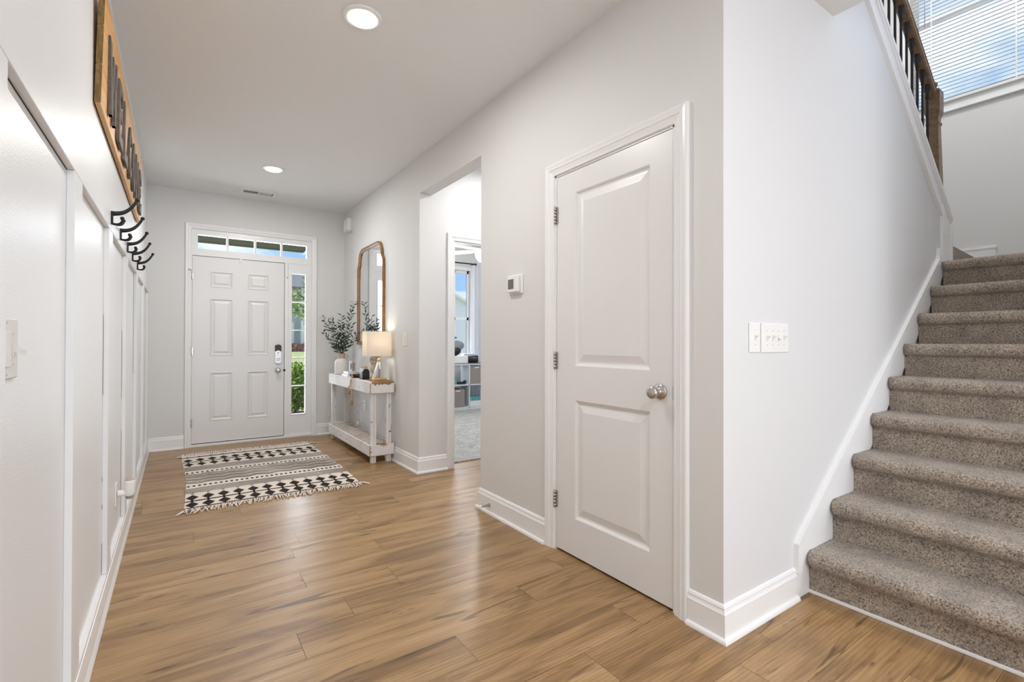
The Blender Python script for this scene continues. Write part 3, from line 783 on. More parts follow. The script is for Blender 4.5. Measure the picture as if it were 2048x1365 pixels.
b = MB(); b.box(.565, .848, 5.815, 5.925, HC-.003, HC-.001); b.build('duct_shadow', M_DARK, V)
b = MB(); b.box(.702, .712, 5.812, 5.928, HC-.010, HC-.003)
for i in range(22):
    x = .571+i*.0127
    if abs(x-.707) < .010: continue
    s_ = 1 if x < .705 else -1
    b.prism([(-.001, 0), (.001, 0), (.001+s_*.006, .007), (-.001+s_*.006, .007)], lambda p, q, x=x: (x+p, 5.815, HC-.010+q), lambda p, q, x=x: (x+p, 5.925, HC-.010+q))
b.build('louvres', M_PLAST, V)

# ------------------------------------------------------------------ small wall fittings
CH = empty('door_chime', (XR, 5.92, 2.46)); tag(CH, 'small white door chime box high on the right wall near the corner', 'door chime')
b = MB(); b.box(XR-.012, XR, 5.845, 6.045, 2.455, 2.625, .002); b.build('back_plate', M_PLASTY, CH)
b = MB(); b.box(XR-.062, XR-.012, 5.850, 6.040, 2.465, 2.620, .010); b.build('cover', M_PLASTY, CH)
TH_ = empty('thermostat', (XR, 2.45, 1.44)); tag(TH_, 'white square thermostat with grey screen on the right wall', 'thermostat')
b = MB(); b.box(XR-.008, XR, 2.372, 2.520, 1.432, 1.550, .003); b.build('wall_plate', M_PLAST, TH_)
b = MB(); b.box(XR-.032, XR-.008, 2.392, 2.505, 1.440, 1.545, .006); b.build('body', M_PLAST, TH_)
b = MB(); b.box(XR-.0335, XR-.0318, 2.432, 2.490, 1.462, 1.522); lab(b.build('screen', M_SCREEN, TH_), 'grey display')

def toggle_plate(name, x0, x1, z0, z1, ups, label, cat='light switch'):
    r = empty(name, ((x0+x1)/2, YC, z0)); tag(r, label, cat)
    b = MB(); b.box(x0, x1, YC-.0055, YC, z0, z1, .0022); b.build('wall_plate', M_PLAST, r)
    n = len(ups); w = (x1-x0)
    for i, upq in enumerate(ups):
        cx = x0+w*(i+.5)/n if n == 1 else (x0+x1)/2+(i-(n-1)/2)*.046; cz = (z0+z1)/2
        b = MB(); s_ = 1 if upq else -1
        b.mat(0).box(cx-.0052, cx+.0052, YC-.0075, YC-.005, cz-.012, cz+.012)
        b.prism([(-.004, -.004*s_-.004), (-.004, .004), (.004, .004), (.004, -.004)], lambda p, q: (cx+p, YC-.0065, cz+q), lambda p, q: (cx+p*.7, YC-.021, cz+q*.6+s_*.008))
        b.build('toggle', M_PLASTY, r)
    for i in range(n):
        cx = x0+w*.5 if n == 1 else (x0+x1)/2+(i-(n-1)/2)*.046
        for q in (-.030, .030): b = MB(); b.lathe([(.0026, -.0062), (.0026, -.0050)], (cx, YC, (z0+z1)/2+q), 8, 'y'); b.build('screw', M_SCREW, r)
toggle_plate('switch_plate', 1.893, 1.974, 1.096, 1.217, [1], 'white single toggle switch plate at left of the pair by the stairs')
toggle_plate('switch_plate', 1.984, 2.205, 1.094, 1.217, [1, 1, 0, 1], 'white four-toggle switch plate on the wall before the stairs')
r = empty('switch_plate', (XR, 4.22, 1.10)); tag(r, 'white rocker switch plate right of the table lamp', 'light switch')
b = MB(); b.box(XR-.0055, XR, 4.175, 4.268, 1.098, 1.222, .002); b.build('wall_plate', M_PLAST, r)
b = MB(); b.box(XR-.0085, XR-.005, 4.205, 4.238, 1.127, 1.193, .0015); b.build('rocker', M_PLASTY, r)
# near plate at the left edge of the frame: slide dimmer and a toggle
r = empty('dimmer_plate', (XL, 1.30, 1.06)); tag(r, 'grey double switch plate with glossy paddle on the panelled left wall', 'light switch')
b = MB(); b.box(XL, XL+.006, 1.228, 1.362, 1.062, 1.178, .0022); b.build('wall_plate', M_PLASTG, r)
b = MB(); b.box(XL+.005, XL+.0085, 1.268, 1.302, 1.086, 1.153, .001); b.build('paddle', mat('glossy_white_plastic', (.80, .80, .80), .08), r)
b = MB(); b.box(XL+.0055, XL+.008, 1.325, 1.336, 1.106, 1.132); b.prism([(1.327, 1.114), (1.334, 1.114), (1.334, 1.124), (1.327, 1.124)], lambda y, z: (XL+.006, y, z), lambda y, z: (XL+.024, y, z-.007)); b.build('toggle', M_PLASTG, r)
for y, z in ((1.285, 1.169), (1.285, 1.071), (1.3305, 1.149), (1.3305, 1.090)): b = MB(); b.lathe([(.0022, .0058), (.0022, .0066)], (XL, y, z), 8, 'x'); b.build('screw', M_SCREW, r)
# outlet with plug-in air freshener low on the left wall
OY = 3.33
r = empty('wall_outlet', (XL, OY, .25)); tag(r, 'white wall outlet low on the panelled left wall', 'outlet')
b = MB(); b.box(XL, XL+.006, OY-.036, OY+.036, .262, .378, .002); b.build('wall_plate', M_PLAST, r)
b = MB(); b.lathe([(.014, .006), (.014, .008)], (XL, OY, .300), 14, 'x'); b.lathe([(.014, .006), (.014, .008)], (XL, OY, .340), 14, 'x'); b.build('sockets', M_PLASTY, r)
r = empty('plug_in_air_freshener', (XL+.008, OY, .30)); tag(r, 'white plug-in air freshener with tan top in the left wall outlet', 'air freshener')
b = MB(); b.lathe([(.016, .008), (.018, .012), (.016, .050)], (XL, OY, .320), 18, 'x'); b.build('plug_arm', M_PLAST, r)
b = MB(); b.lathe([(.012, .298), (.021, .306), (.024, .322), (.024, .372), (.025, .386)], (XL+.060, OY, 0), 22); b.build('housing', M_PLAST, r)
b = MB(); b.lathe([(.0235, .3862), (.022, .3885), (.001, .3885)], (XL+.060, OY, 0), 22); lab(b.build('top', M_TAN, r), 'tan top disc')
b = MB(); b.lathe([(.001, .284), (.015, .287), (.019, .298)], (XL+.060, OY, 0), 18); lab(b.build('oil_bottle', mat('tinted_oil_glass', (.30, .28, .25), .1), r), 'small clear oil bottle')
# door stop
r = empty('door_stop', (XR-.016, 2.73, .055)); tag(r, 'nickel door stop with white tip on the baseboard by the opening', 'door stop')
b = MB(); b.lathe([(.012, 0), (.011, -.003), (.008, -.012), (.0062, -.030), (.0056, -.060)], (XR-.016, 2.73, .057), 14, 'x'); b.build('stem', mat('dark_nickel', (.30, .28, .25), .35, 1), r)
b = MB(); b.lathe([(.0085, -.060), (.0105, -.064), (.0105, -.076), (.008, -.080)], (XR-.016, 2.73, .057), 14, 'x'); lab(b.build('tip', M_PLAST, r), 'white rubber tip')

# ------------------------------------------------------------------ coat hooks
HY = [2.822, 3.233, 3.654, 4.034, 4.505]
HL = ['nearest', 'second nearest', 'middle', 'second farthest', 'farthest']
def hook(y):
    x = XL+T; z = 1.692
    r = empty('coat_hook', (x, y, z-.03))
    b = MB(); b.box(x, x+.0075, y-.011, y+.011, z-.030, z+.030, .002); b.build('back_plate', M_BLACK, r)
    b = MB(); pts = []
    for t in range(13):
        u = t/12; pts.append((x+.004+.088*u, y, z+.020+.010*u+.062*u**3.0))
    b.tube(pts, [.0110-.0052*(i/12) for i in range(13)], 8); b.sphere((pts[-1][0]+.001, y, pts[-1][2]+.003), .0095, 12, 8); b.build('upper_arm', M_BLACK, r)
    for s_ in (-1, 1):
        b = MB(); pts = []
        for t in range(11):
            a = math.radians(-105+115*t/10)
            pts.append((x+.021+.021*cos(a), y+s_*(.004+.022*t/10), z-.010+.018*sin(a)))
        pts = [(x+.003, y, z-.023), (x+.008, y+s_*.001, z-.027)]+pts[1:]
        b.tube(pts, .0050, 8); b.sphere((pts[-1][0], pts[-1][1], pts[-1][2]+.004), .0085, 12, 8); b.build('lower_arm', M_BLACK, r)
    return r
h0 = hook(HY[0])
tag(h0, 'nearest of the five black iron coat hooks, at the large end of the row', 'coat hook', 'coat hooks on the left wall rail')
for i in range(1, 5):
    dup(h0, (0, HY[i]-HY[0], 0), ['', 'black iron coat hook, second from the near end of the row under the sign', 'black iron coat hook, middle one of the five on the rail', 'black iron coat hook, second from the front door end of the row', 'black iron coat hook nearest the front door, last of the row'][i])

# ------------------------------------------------------------------ WELCOME sign
SG = empty('welcome_sign', (XL, 3.54, 2.04)); tag(SG, 'honey pine plank sign with grey wooden letters WELCOME on the left wall', 'sign')
y0, y1 = 2.400, 4.670; zs = [2.040, 2.190, 2.340, 2.490]
def lean(z): return .012*(z-2.04)/.45
for i in range(3):
    za, zb = zs[i]+.0008, zs[i+1]-.0008; b = MB(); m = .0035
    prof = [(0, za+m), (.002, za), (.017, za), (.0195, za+m), (.0195, zb-m), (.017, zb), (.009, zb), (.009, zb+.004), (.005, zb+.004), (.005, zb), (.002, zb), (0, zb-m)]
    f = lambda yy: (lambda d, z: (XL+.004+d+lean(z), yy, z))
    b.prism(prof, f(y0), f(y1), cap=False)
    b.mat(1); n = len(prof)
    b.add([f(y0)(*p) for p in prof], [tuple(range(n))]); b.add([f(y1)(*p) for p in prof], [tuple(range(n))])
    b.build('plank', [M_PINE, M_ENDG], SG)
def strokes(ch, w, h):
    q = .24*w if ch not in 'WM' else .19*w; v = .055
    if ch == 'W': return [[(0, h), (q*1.15, h*.98), (w*.30, h*.30), (w*.30, 0), (w*.20, 0)], [(w*.20, 0), (w*.32, 0), (w*.54, h*.86), (w*.42, h*.9)], [(w*.44, h*.9), (w*.56, h*.86), (w*.76, 0), (w*.66, 0)], [(w*.66, 0), (w*.78, 0), (w, h), (w*.84, h*.97)]]
    if ch == 'M': return [[(0, 0), (q, .01), (q*1.05, h), (.01, h*.97)], [(w-q, 0), (w, .012), (w-.01, h), (w-q*1.05, h*.98)], [(q*.7, h), (q*1.6, h*.97), (w*.55, h*.35), (w*.42, h*.33)], [(w*.44, h*.33), (w*.56, h*.33), (w-q*.7, h), (w-q*1.6, h*.97)]]
    if ch == 'L': return [[(0, .0), (q*1.2, 0), (q*1.15, h*.98), (q*.05, h)], [(q, 0), (w, .0), (w*.97, .085), (w*.85, .055), (q, .055)]]
    if ch == 'E': return [[(0, 0), (q*1.2, 0), (q*1.15, h), (.004, h*.98)], [(q, 0), (w, 0), (w*.96, .085), (w*.86, .052), (q, .052)], [(q, h), (w, h*.98), (w*.95, h-.085), (w*.86, h-.052), (q, h-.052)], [(q, h*.45), (w*.72, h*.40), (w*.76, h*.62), (q, h*.57)]]
    if ch in 'CO':
        P2 = []; n = 22; a0, a1 = (0, 2*pi) if ch == 'O' else (math.radians(48), math.radians(312)); res = []
        for i in range(n):
            ta = a0+(a1-a0)*i/n; tb = a0+(a1-a0)*(i+1)/n
            def e(t, k): return (w/2+(w/2-k*q*1.15)*cos(t)*1.0, h/2+(h/2-k*.052)*sin(t))
            res.append([e(ta, 0), e(tb, 0), e(tb, 1), e(ta, 1)])
        if ch == 'C': res += [[(w*.80, h*.12), (w, h*.13), (w*.97, h*.30), (w*.82, h*.27)], [(w*.80, h*.88), (w, h*.87), (w*.97, h*.70), (w*.82, h*.73)]]
        return res
for ch, ya, w in (('W', 2.53, .28), ('E', 2.90, .18), ('L', 3.18, .17), ('C', 3.475, .17), ('O', 3.75, .18), ('M', 4.01, .25), ('E', 4.36, .18)):
    b = MB(); h_ = .300
    for i, s_ in enumerate(strokes(ch, w, h_)):
        e = .0003*(i % 3)
        b.prism(s_, lambda p, q: (XL+.0235+lean(2.2), ya+p, 2.072+q), lambda p, q, e=e: (XL+.036+e+lean(2.2), ya+p, 2.072+q))
    lab(b.build('letter', M_LETTER, SG), 'grey wooden letter %s' % ch)

# ------------------------------------------------------------------ rug
RG = empty('rug', (.65, 4.8, 0)); tag(RG, 'flat woven cotton rug with black diamond rows and fringes before the front door', 'rug')
def rugp(u, y):                 # u 0..1 across, y world: left edge x .05, right edge 1.22
    return (.048+u*1.172+.012*sin(y*3), y+.010*sin(u*5)-(.03*u if y > 5 else 0)*0)
b = MB(); b.mat(0)
ys = [3.905+(5.745-3.905)*i/40 for i in range(41)]; nu = 20; zt = .0062
vs = []
for y in ys:
    for i in range(nu+1):
        x, yy = rugp(i/nu, y); vs.append((x, yy, zt+.0006*sin(x*9+y*7)))
for y in ys:
    for i in range(nu+1):
        x, yy = rugp(i/nu, y); vs.append((x, yy, .0006))
W_ = nu+1; Hh = len(ys); o2 = W_*Hh; fs = []
for j in range(Hh-1):
    for i in range(nu):
        a = j*W_+i; fs.append((a, a+1, a+W_+1, a+W_)); fs.append((o2+a, o2+a+W_, o2+a+W_+1, o2+a+1))
for i in range(nu):
    fs.append((i, o2+i, o2+i+1, i+1)); a = (Hh-1)*W_+i; fs.append((a, a+1, o2+a+1, o2+a))
for j in range(Hh-1):
    a = j*W_; fs.append((a, a+W_, o2+a+W_, o2+a)); a = j*W_+nu; fs.append((a, o2+a, o2+a+W_, a+W_))
b.add(vs, fs); b.mat(1)
def dk(pts):
    q = []
    for u, y in pts:
        x, yy = rugp(u, y); q.append((x, yy, zt+.0013))
    b.add(q, [tuple(range(len(q)))])
def band(y0, y1, u0=.0, u1=1.0):
    for i in range(20):
        a, c = u0+(u1-u0)*i/20, u0+(u1-u0)*(i+1)/20; dk([(a, y0), (c, y0), (c, y1), (a, y1)])
def dia(u, y, hw, hh): dk([(u-hw, y), (u, y-hh), (u+hw, y), (u, y+hh)])
# diamond borders: (centre rows), (line rows)
for yc_, ht in ((5.500, .062), (5.318, .062), (4.190, .066), (4.010, .066)):
    off = 0
    for i in range(12): dia((i+.45)/12+off, yc_, .033, ht+.004)
for yl in (5.640, 5.418): band(yl-.012, yl+.012)
for yl in (4.100, 3.934): band(yl-.010, yl+.010)
for yl, s_ in ((5.655, 1), (5.235, 1), (4.285, 1), (3.915, -1)):
    for i in range(12):
        u = (i+.45)/12; dk([(u-.012, yl), (u+.012, yl), (u+.004, yl+s_*.018), (u-.004, yl+s_*.018)])
for i in range(12):
    u = (i+.45)/12
    for yl in (5.41, 4.10): dk([(u-.006, yl-.022), (u+.006, yl-.022), (u+.006, yl+.022), (u-.006, yl+.022)])
# small squares rows
for yl in (4.975, 4.520):
    for i in range(32): u = (i+.4)/32; dk([(u-.0075, yl-.018), (u+.0075, yl-.018), (u+.0075, yl+.018), (u-.0075, yl+.018)])
# hatched bands
for y0_, y1_, rows in ((5.045, 5.215, 4), (4.310, 4.455, 4)):
    for rr in range(rows):
        ya = y0_+(y1_-y0_)*(rr+.12)/rows; yb = y0_+(y1_-y0_)*(rr+.85)/rows
        for i in range(70):
            u = (i+.5+(.25 if rr % 2 else 0))/70
            for d in (-.0042, .0030): dk([(u+d-.0014, ya), (u+d+.0016, ya), (u+d+.0016, yb), (u+d-.0014, yb)])
        for i in range(70): u = (i+.5)/70; dk([(u-.0055, (ya+yb)/2-.004), (u+.005, (ya+yb)/2-.004), (u+.005, (ya+yb)/2+.004), (u-.0055, (ya+yb)/2+.004)])
# zigzag centre
for rr in range(11):
    yb0 = 4.585+rr*.0335; n = 14
    for i in range(n):
        u0_, u1_ = i/n, (i+1)/n; am = .032
        ya, yb = (yb0, yb0+am) if i % 2 else (yb0+am, yb0)
        if max(ya, yb) > 4.945: continue
        dk([(u0_, ya), (u1_, yb), (u1_, yb+.0105), (u0_, ya+.0105)])
        if rr % 3 == 0:
            dk([(u0_, ya+.019), (u1_, yb+.019), (u1_, yb+.023), (u0_, ya+.023)])
b.build('woven_field', [M_RUGA, M_RUGB], RG, fix=True)
def fringe(yc_, sgn, xr0, xr1, lab_):
    b = MB(); R = random.Random(5); n = 150
    for i in range(n):
        u = (i+R.random()*.8)/n; x, yy = rugp(u, yc_); L = R.uniform(.055, .105)
        dx = R.uniform(-.03, .02)
        p = [(x, yy-sgn*.012, .006), (x+dx*.3, yy+sgn*L*.35, .0125+R.random()*.006), (x+dx*.8, yy+sgn*L*.75, .008+R.random()*.007), (x+dx*1.4, yy+sgn*L, .004)]
        b.tube(p, [.0034, .0040, .0036, .0022], 5)
    o = b.build('fringe', M_RUGA, RG); return o
fringe(5.742, 1, 0, 0, ''); fringe(3.908, -1, 0, 0, '')
for (sx, x0_, y0_) in ((-1, .055, 5.742), (-1, .052, 3.900), (1, 1.215, 3.905), (1, 1.215, 5.745)):
    R = random.Random(int(y0_*10)); b = MB()
    for i in range(5): b.tube([(x0_, y0_, .006), (x0_+sx*.02, y0_+R.uniform(-.02, .01)+(0.0 if y0_ > 5 else -.02), .009), (x0_+sx*R.uniform(.045, .07), y0_+R.uniform(-.03, .0)+(0 if y0_ > 5 else -.05), .004)], [.004, .0045, .002], 5)
    b.build('corner_tassel', M_RUGA, RG)

# ------------------------------------------------------------------ console table
CT = empty('console_table', (1.585, 5.2, 0)); tag(CT, 'narrow shabby white wooden console table with slatted lower shelf against the wall', 'table')
tx0, tx1, ty0, ty1, tz = 1.466, 1.700, 4.440, 5.930, .763
b = MB(); b.mat(0).box(tx0, tx1, ty0, ty1, tz-.018, tz, .003); b.mat(1).box(tx0+.02, tx1-.004, ty0-.0015, ty0+.16, tz-.0175, tz+.0006)
b.mat(1).box(tx0+.03, tx0+.12, ty0+.2, ty0+.42, tz-.002, tz+.0005)
b.build('table_top', [M_SHABBY, M_SHWOOD], CT)
def apron(z0, z1, nm):
    b = MB(); e = .003
    b.mat(0).box(tx0, tx0+.018, ty0+.001, ty1, z0, z1, .002); b.box(tx1-.018, tx1, ty0, ty1, z0, z1, .002); b.box(tx0+.018, tx1-.018, ty0, ty0+.018, z0, z1, .002); b.box(tx0+.018, tx1-.018, ty1-.018, ty1, z0, z1, .002)
    b.mat(1).box(tx0-.0006, tx0+.006, ty0-.0008, ty0+.0045, z0, z1); b.box(tx0+.004, tx1-.01, ty0-.0008, ty0+.004, z0-.0004, z0+.0035)
    if nm == 'apron':
        R = random.Random(2)
        for i in range(9):
            xa = tx0+.03+i*.018+R.uniform(0, .01); b.box(xa, xa+.02, ty0-.0006, ty0+.001, z1-R.uniform(.003, .016), z1)
    else: b.box(tx0+.10, tx0+.17, ty0-.0006, ty0+.001, z1-.009, z1+.0003)
    b.build(nm, [M_SHABBY, M_SHWOOD], CT)
apron(.652, tz-.018, 'apron'); apron(.070, .172, 'lower_apron')
for lx in (tx0+.022, tx1-.066):
    for ly in (ty0+.020, ty1-.066):
        b = MB(); b.mat(0).box(lx, lx+.046, ly, ly+.046, 0, .655, .004); b.mat(1).box(lx+.022, lx+.0245, ly-.0006, ly+.002, .0, .65); b.build('leg', [M_SHABBY, M_SHWOOD], CT)
n = 13; w = (ty1-ty0-.05)/n
for i in range(n):
    b = MB(); y = ty0+.10+i*(ty1-ty0-.14)/n; b.box(tx0+.019, tx1-.019, y, y+(ty1-ty0-.14)/n-.012, .156, .173, .003); b.build('shelf_slat', M_SLATS, CT)

# ------------------------------------------------------------------ mirror
MR = empty('wall_mirror', (XR, 5.16, 1.11)); tag(MR, 'tall arched wall mirror in bronze brown wooden frame above the console table', 'mirror')
def mshape(y0, y1, z0, z1):
    w = (y1-y0)/2; c = (y0+y1)/2; sh = z1-.26
    sh = z1-.215
    half = [(w, z0), (w, sh), (w*.985, sh+.03), (w*.94, sh+.055), (w*.90, sh+.068), (w*.89, sh+.095), (w*.865, sh+.14), (w*.81, sh+.178), (w*.73, sh+.203), (w*.62, z1), (0, z1)]
    return [(c+a, z) for a, z in half]+[(c-a, z) for a, z in half[-2::-1]]
ms = mshape(4.765, 5.575, 1.125, 2.160)
b = MB(); b.sweep(ms, [(-.022, 0), (-.022, .022), (-.018, .028), (-.008, .030), (.000, .022), (.008, .020), (.016, .016), (.018, .010), (.018, .004)], lambda a, z, h: (XR-h, a, z), closed=True, side=1)
mfr = b.build('frame', M_MFRAME, MR, smooth=False)
b = MB(); b.prism(mshape(4.765+.002, 5.575-.002, 1.127, 2.158), lambda a, z: (XR-.003, a, z), lambda a, z: (XR-.008, a, z)); b.build('glass', M_MIRROR, MR)

# ------------------------------------------------------------------ things on the console
VX, VY = 1.548, 5.700
VS = empty('vase', (VX, VY, tz)); tag(VS, 'cream ceramic bottle vase with tan neck at the far end of the console', 'vase')
b = MB(); b.lathe([(.062, tz), (.070, tz+.006), (.073, tz+.020), (.073, tz+.135), (.066, tz+.158), (.048, tz+.172), (.042, tz+.182)], (VX, VY, 0), 28); b.build('body', M_CREAM, VS)
b = MB(); b.lathe([(.042, tz+.182), (.041, tz+.192), (.041, tz+.232), (.043, tz+.238), (.036, tz+.238), (.035, tz+.19)], (VX, VY, 0), 28, cap=False); NK = lab(b.build('neck', M_TAN, VS), 'unglazed tan neck')
b = MB(); b.tube([(VX+.03, VY-.035, tz+.228), (VX+.055, VY-.045, tz+.222), (VX+.060, VY-.045, tz+.195), (VX+.035, VY-.035, tz+.178)], .006, 8); b.build('handle', M_TAN, NK)
OB = empty('olive_branches', (VX, VY, tz+.19)); tag(OB, 'bunch of dark green olive branches standing in the cream vase', 'plant')
R = random.Random(11)
rt2 = Vector((cos(TH), -sin(TH), 0)); dp2 = Vector((sin(TH), cos(TH), 0))
stems = [(-.215, .46), (-.15, .40), (-.10, .44), (-.03, .38), (.02, .34), (.075, .30), (.165, .62), (.13, .36), (-.20, .28), (.19, .27), (-.13, .22), (.08, .20), (.20, .20), (.03, .47)]
for si, (dx, hh) in enumerate(stems):
    b = MB(); dd = R.uniform(-.07, .05); pts = []
    if dx > .12: dd = R.uniform(-.10, -.04)
    st = Vector((VX+R.uniform(-.02, .02), VY+R.uniform(-.02, .02), tz+.20))
    for t in range(9):
        u = t/8; p = st+rt2*(dx*(u**1.25))+dp2*(dd*u)+Vector((0, 0, hh*(u**.92))); 
        p.x = min(p.x, XR-.03); pts.append(p)
    b.tube(pts, [.0028-.0018*(i/8) for i in range(9)], 5); stm = b.build('stem', M_TWIG, OB)
    b = MB(); nl = int(hh/.022)
    for q in range(nl):
        u = .18+.82*q/(nl-1); f = u*8; i0 = min(7, int(f)); p = pts[i0].lerp(pts[i0+1], f-i0); d = (pts[i0+1]-pts[i0]).normalized()
        side = 1 if q % 2 else -1; ang = R.uniform(.4, 1.0)
        out = (rt2*side*sin(ang)+dp2*R.uniform(-.6, .6)+d*cos(ang)*.9).normalized()
        L = R.uniform(.062, .100)*(1-.25*u); wv = out.cross(Vector((R.uniform(-.5, .5), R.uniform(-1, .2), R.uniform(-.3, 1)))).normalized(); w = R.uniform(.0065, .0105)
        cv = Vector((0, 0, -.01))
        pp = [p, p+out*L*.35+wv*w, p+out*L*.7+wv*w*.8+cv*.5, p+out*L+cv, p+out*L*.7-wv*w*.8+cv*.5, p+out*L*.35-wv*w, p+out*L*.35, p+out*L*.7+cv*.2]
        pp = [Vector((min(v.x, XR-.012), v.y, v.z)) for v in pp]
        b.add([tuple(v) for v in pp], [(0, 1, 6), (1, 2, 7, 6), (2, 3, 7), (0, 6, 5), (6, 7, 4, 5), (7, 3, 4)], True)
    b.build('leaves', M_LEAF, stm, fix=False)
# books
for i, (z0, dx, ww) in enumerate(((tz, 0, .115), (tz+.026, .012, .10))):
    r = empty('book', (1.545+dx, 5.33, z0)); tag(r, ['lower white book of the stack of two on the console', 'upper white book of the stack of two on the console'][i], 'book', 'white books on the console')
    b = MB(); b.box(1.49+dx, 1.49+dx+ww, 5.25+i*.02, 5.44-i*.01, z0+.002, z0+.0235); b.build('pages', M_PAPER, r)
    b = MB(); xx = 1.487+dx
    b.box(xx, xx+ww+.006, 5.247+i*.02, 5.443-i*.01, z0, z0+.002); b.box(xx, xx+ww+.006, 5.247+i*.02, 5.443-i*.01, z0+.0235, z0+.0255); b.box(xx, xx+.002, 5.247+i*.02, 5.443-i*.01, z0, z0+.0255); b.build('cover', M_MARBLE, r)
r = empty('small_ornament', (1.55, 5.33, tz+.0515)); tag(r, 'small white upright ornament with black marks standing on the books', 'ornament')  # small upright ornament of unknown purpose, built as two blocks
z0 = tz+.0515
b = MB(); b.box(1.530, 1.560, 5.31, 5.34, z0, z0+.112, .003); b.build('left_block', M_PAPER, r)
b = MB(); b.box(1.5625, 1.588, 5.30, 5.33, z0, z0+.095, .003); b.build('right_block', mat('grey_ceramic', (.33, .30, .29), .5), r)
b = MB(); b.box(1.538, 1.543, 5.3085, 5.3105, z0+.02, z0+.09); b.box(1.549, 1.553, 5.3085, 5.3105, z0+.03, z0+.08); b.build('black_marks', M_BLACKP, r)
# black bowl + beads
r = empty('black_bowl', (1.53, 5.00, tz)); tag(r, 'shallow black bowl holding the bead garland on the console', 'bowl')
b = MB(); b.lathe([(.035, tz+.001), (.060, tz+.012), (.074, tz+.032), (.072, tz+.033), (.056, tz+.016), (.002, tz+.008)], (1.535, 5.085, 0), 28, cap=False); b.build('shell', M_BLACKP, r)
G = empty('bead_garland', (1.46, 4.97, .60)); tag(G, 'wooden bead garland with two tassels hanging over the console front', 'garland')
pts = []
for t in range(60):
    u = t/59
    if u < .45:
        a = u/.45; pts.append((1.575-.115*a, 5.075-.09*a+.03*sin(a*3), tz+.038+.016*sin(a*pi)))
    elif u < .52: a = (u-.45)/.07; pts.append((1.460-.006*a, 4.985-.01*a, tz+.036-.035*a))
    else: a = (u-.52)/.48; pts.append((1.452, 4.975-.02*a, tz-.005-.165*a))
b = MB(); acc = 0; last = None
for p in pts:
    if last is None or (Vector(p)-Vector(last)).length > .0085: b.sphere(p, .0062, 8, 6); last = p
LB_ = b.build('bead_strand', M_BEAD, G)
b = MB(); last = None
for t in range(30):
    a = t/29; p = (1.452, 4.995+.035*a, tz-.004-.085*a) if a > .15 else (1.47-.1*a, 4.995, tz+.02-.15*a)
    if last is None or (Vector(p)-Vector(last)).length > .0085: b.sphere(p, .0062, 8, 6); last = p
SB = b.build('short_bead_strand', M_BEAD, G)
def tassel(c, L, r0, G):
    b = MB(); R = random.Random(3); b.sphere((c[0], c[1], c[2]+.006), .010, 10, 8)
    for i in range(46):
        a = R.uniform(0, 2*pi); q = R.uniform(.2, 1)*r0
        b.tube([(c[0], c[1], c[2]), (c[0]+q*.7*cos(a)*.6, c[1]+q*.7*sin(a), c[2]-L*.4), (c[0]+q*cos(a)*.6, c[1]+q*sin(a), c[2]-L*R.uniform(.9, 1.02))], .0016, 4)
    return b.build('tassel', M_JUTE, G)
tassel((1.448, 5.040, tz-.095), .075, .026, SB); tassel((1.448, 4.955, tz-.182), .085, .026, LB_)
# black house ornament and cup
r = empty('house_ornament', (1.52, 4.83, tz)); tag(r, 'black faceted house-shaped ornament beside the bowl on the console', 'ornament')
b = MB(); cx, cy = 1.532, 4.80
prof = [(-.036, 0), (.036, 0), (.036, .078), (.020, .104), (-.018, .104), (-.036, .080)]
b.mat(0).prism(prof, lambda p, q: (cx+p, cy-.035, tz+q), lambda p, q: (cx+p, cy+.055, tz+q)); b.build('body', mat('glossy_black_ceramic', (.012, .012, .014), .18), r)
b = MB(); b.prism([(-.020, .02), (.030, .02), (.030, .06), (.005, .072), (-.020, .06)], lambda p, q: (cx-.0368, cy+.01+p, tz+q), lambda p, q: (cx-.0355, cy+.01+p, tz+q)); lab(b.build('side_pane', M_SLATE, r), 'blue grey side pane')
r = empty('cup', (1.60, 4.98, tz)); tag(r, 'white cup with wooden rim behind the black ornament', 'cup')
b = MB(); b.lathe([(.030, tz+.001), (.035, tz+.008), (.037, tz+.108)], (1.572, 4.965, 0), 24); b.build('body', M_PAPER, r)
b = MB(); b.lathe([(.0375, tz+.108), (.039, tz+.110), (.039, tz+.118), (.036, tz+.119), (.035, tz+.109)], (1.572, 4.965, 0), 24, cap=False); lab(b.build('rim', M_BEAD, r), 'wooden rim')
# wooden pillar holder behind the lamp
r = empty('candle_holder', (1.64, 4.98, tz)); tag(r, 'turned pale wood pillar candle holder behind the lamp', 'candle holder')
cx, cy = 1.666, 4.93
b = MB(); b.lathe([(.045, tz), (.045, tz+.018), (.030, tz+.028), (.020, tz+.045), (.024, tz+.062), (.036, tz+.080), (.040, tz+.100), (.034, tz+.120), (.026, tz+.135), (.030, tz+.150), (.048, tz+.165), (.050, tz+.178)], (cx, cy, 0), 24); b.build('stand', M_TURNED, r)
b = MB(); b.lathe([(.044, tz+.178), (.044, tz+.240), (.001, tz+.241)], (cx, cy, 0), 24); lab(b.build('candle', mat('greige_wax', (.46, .42, .38), .5), r), 'greige pillar candle')
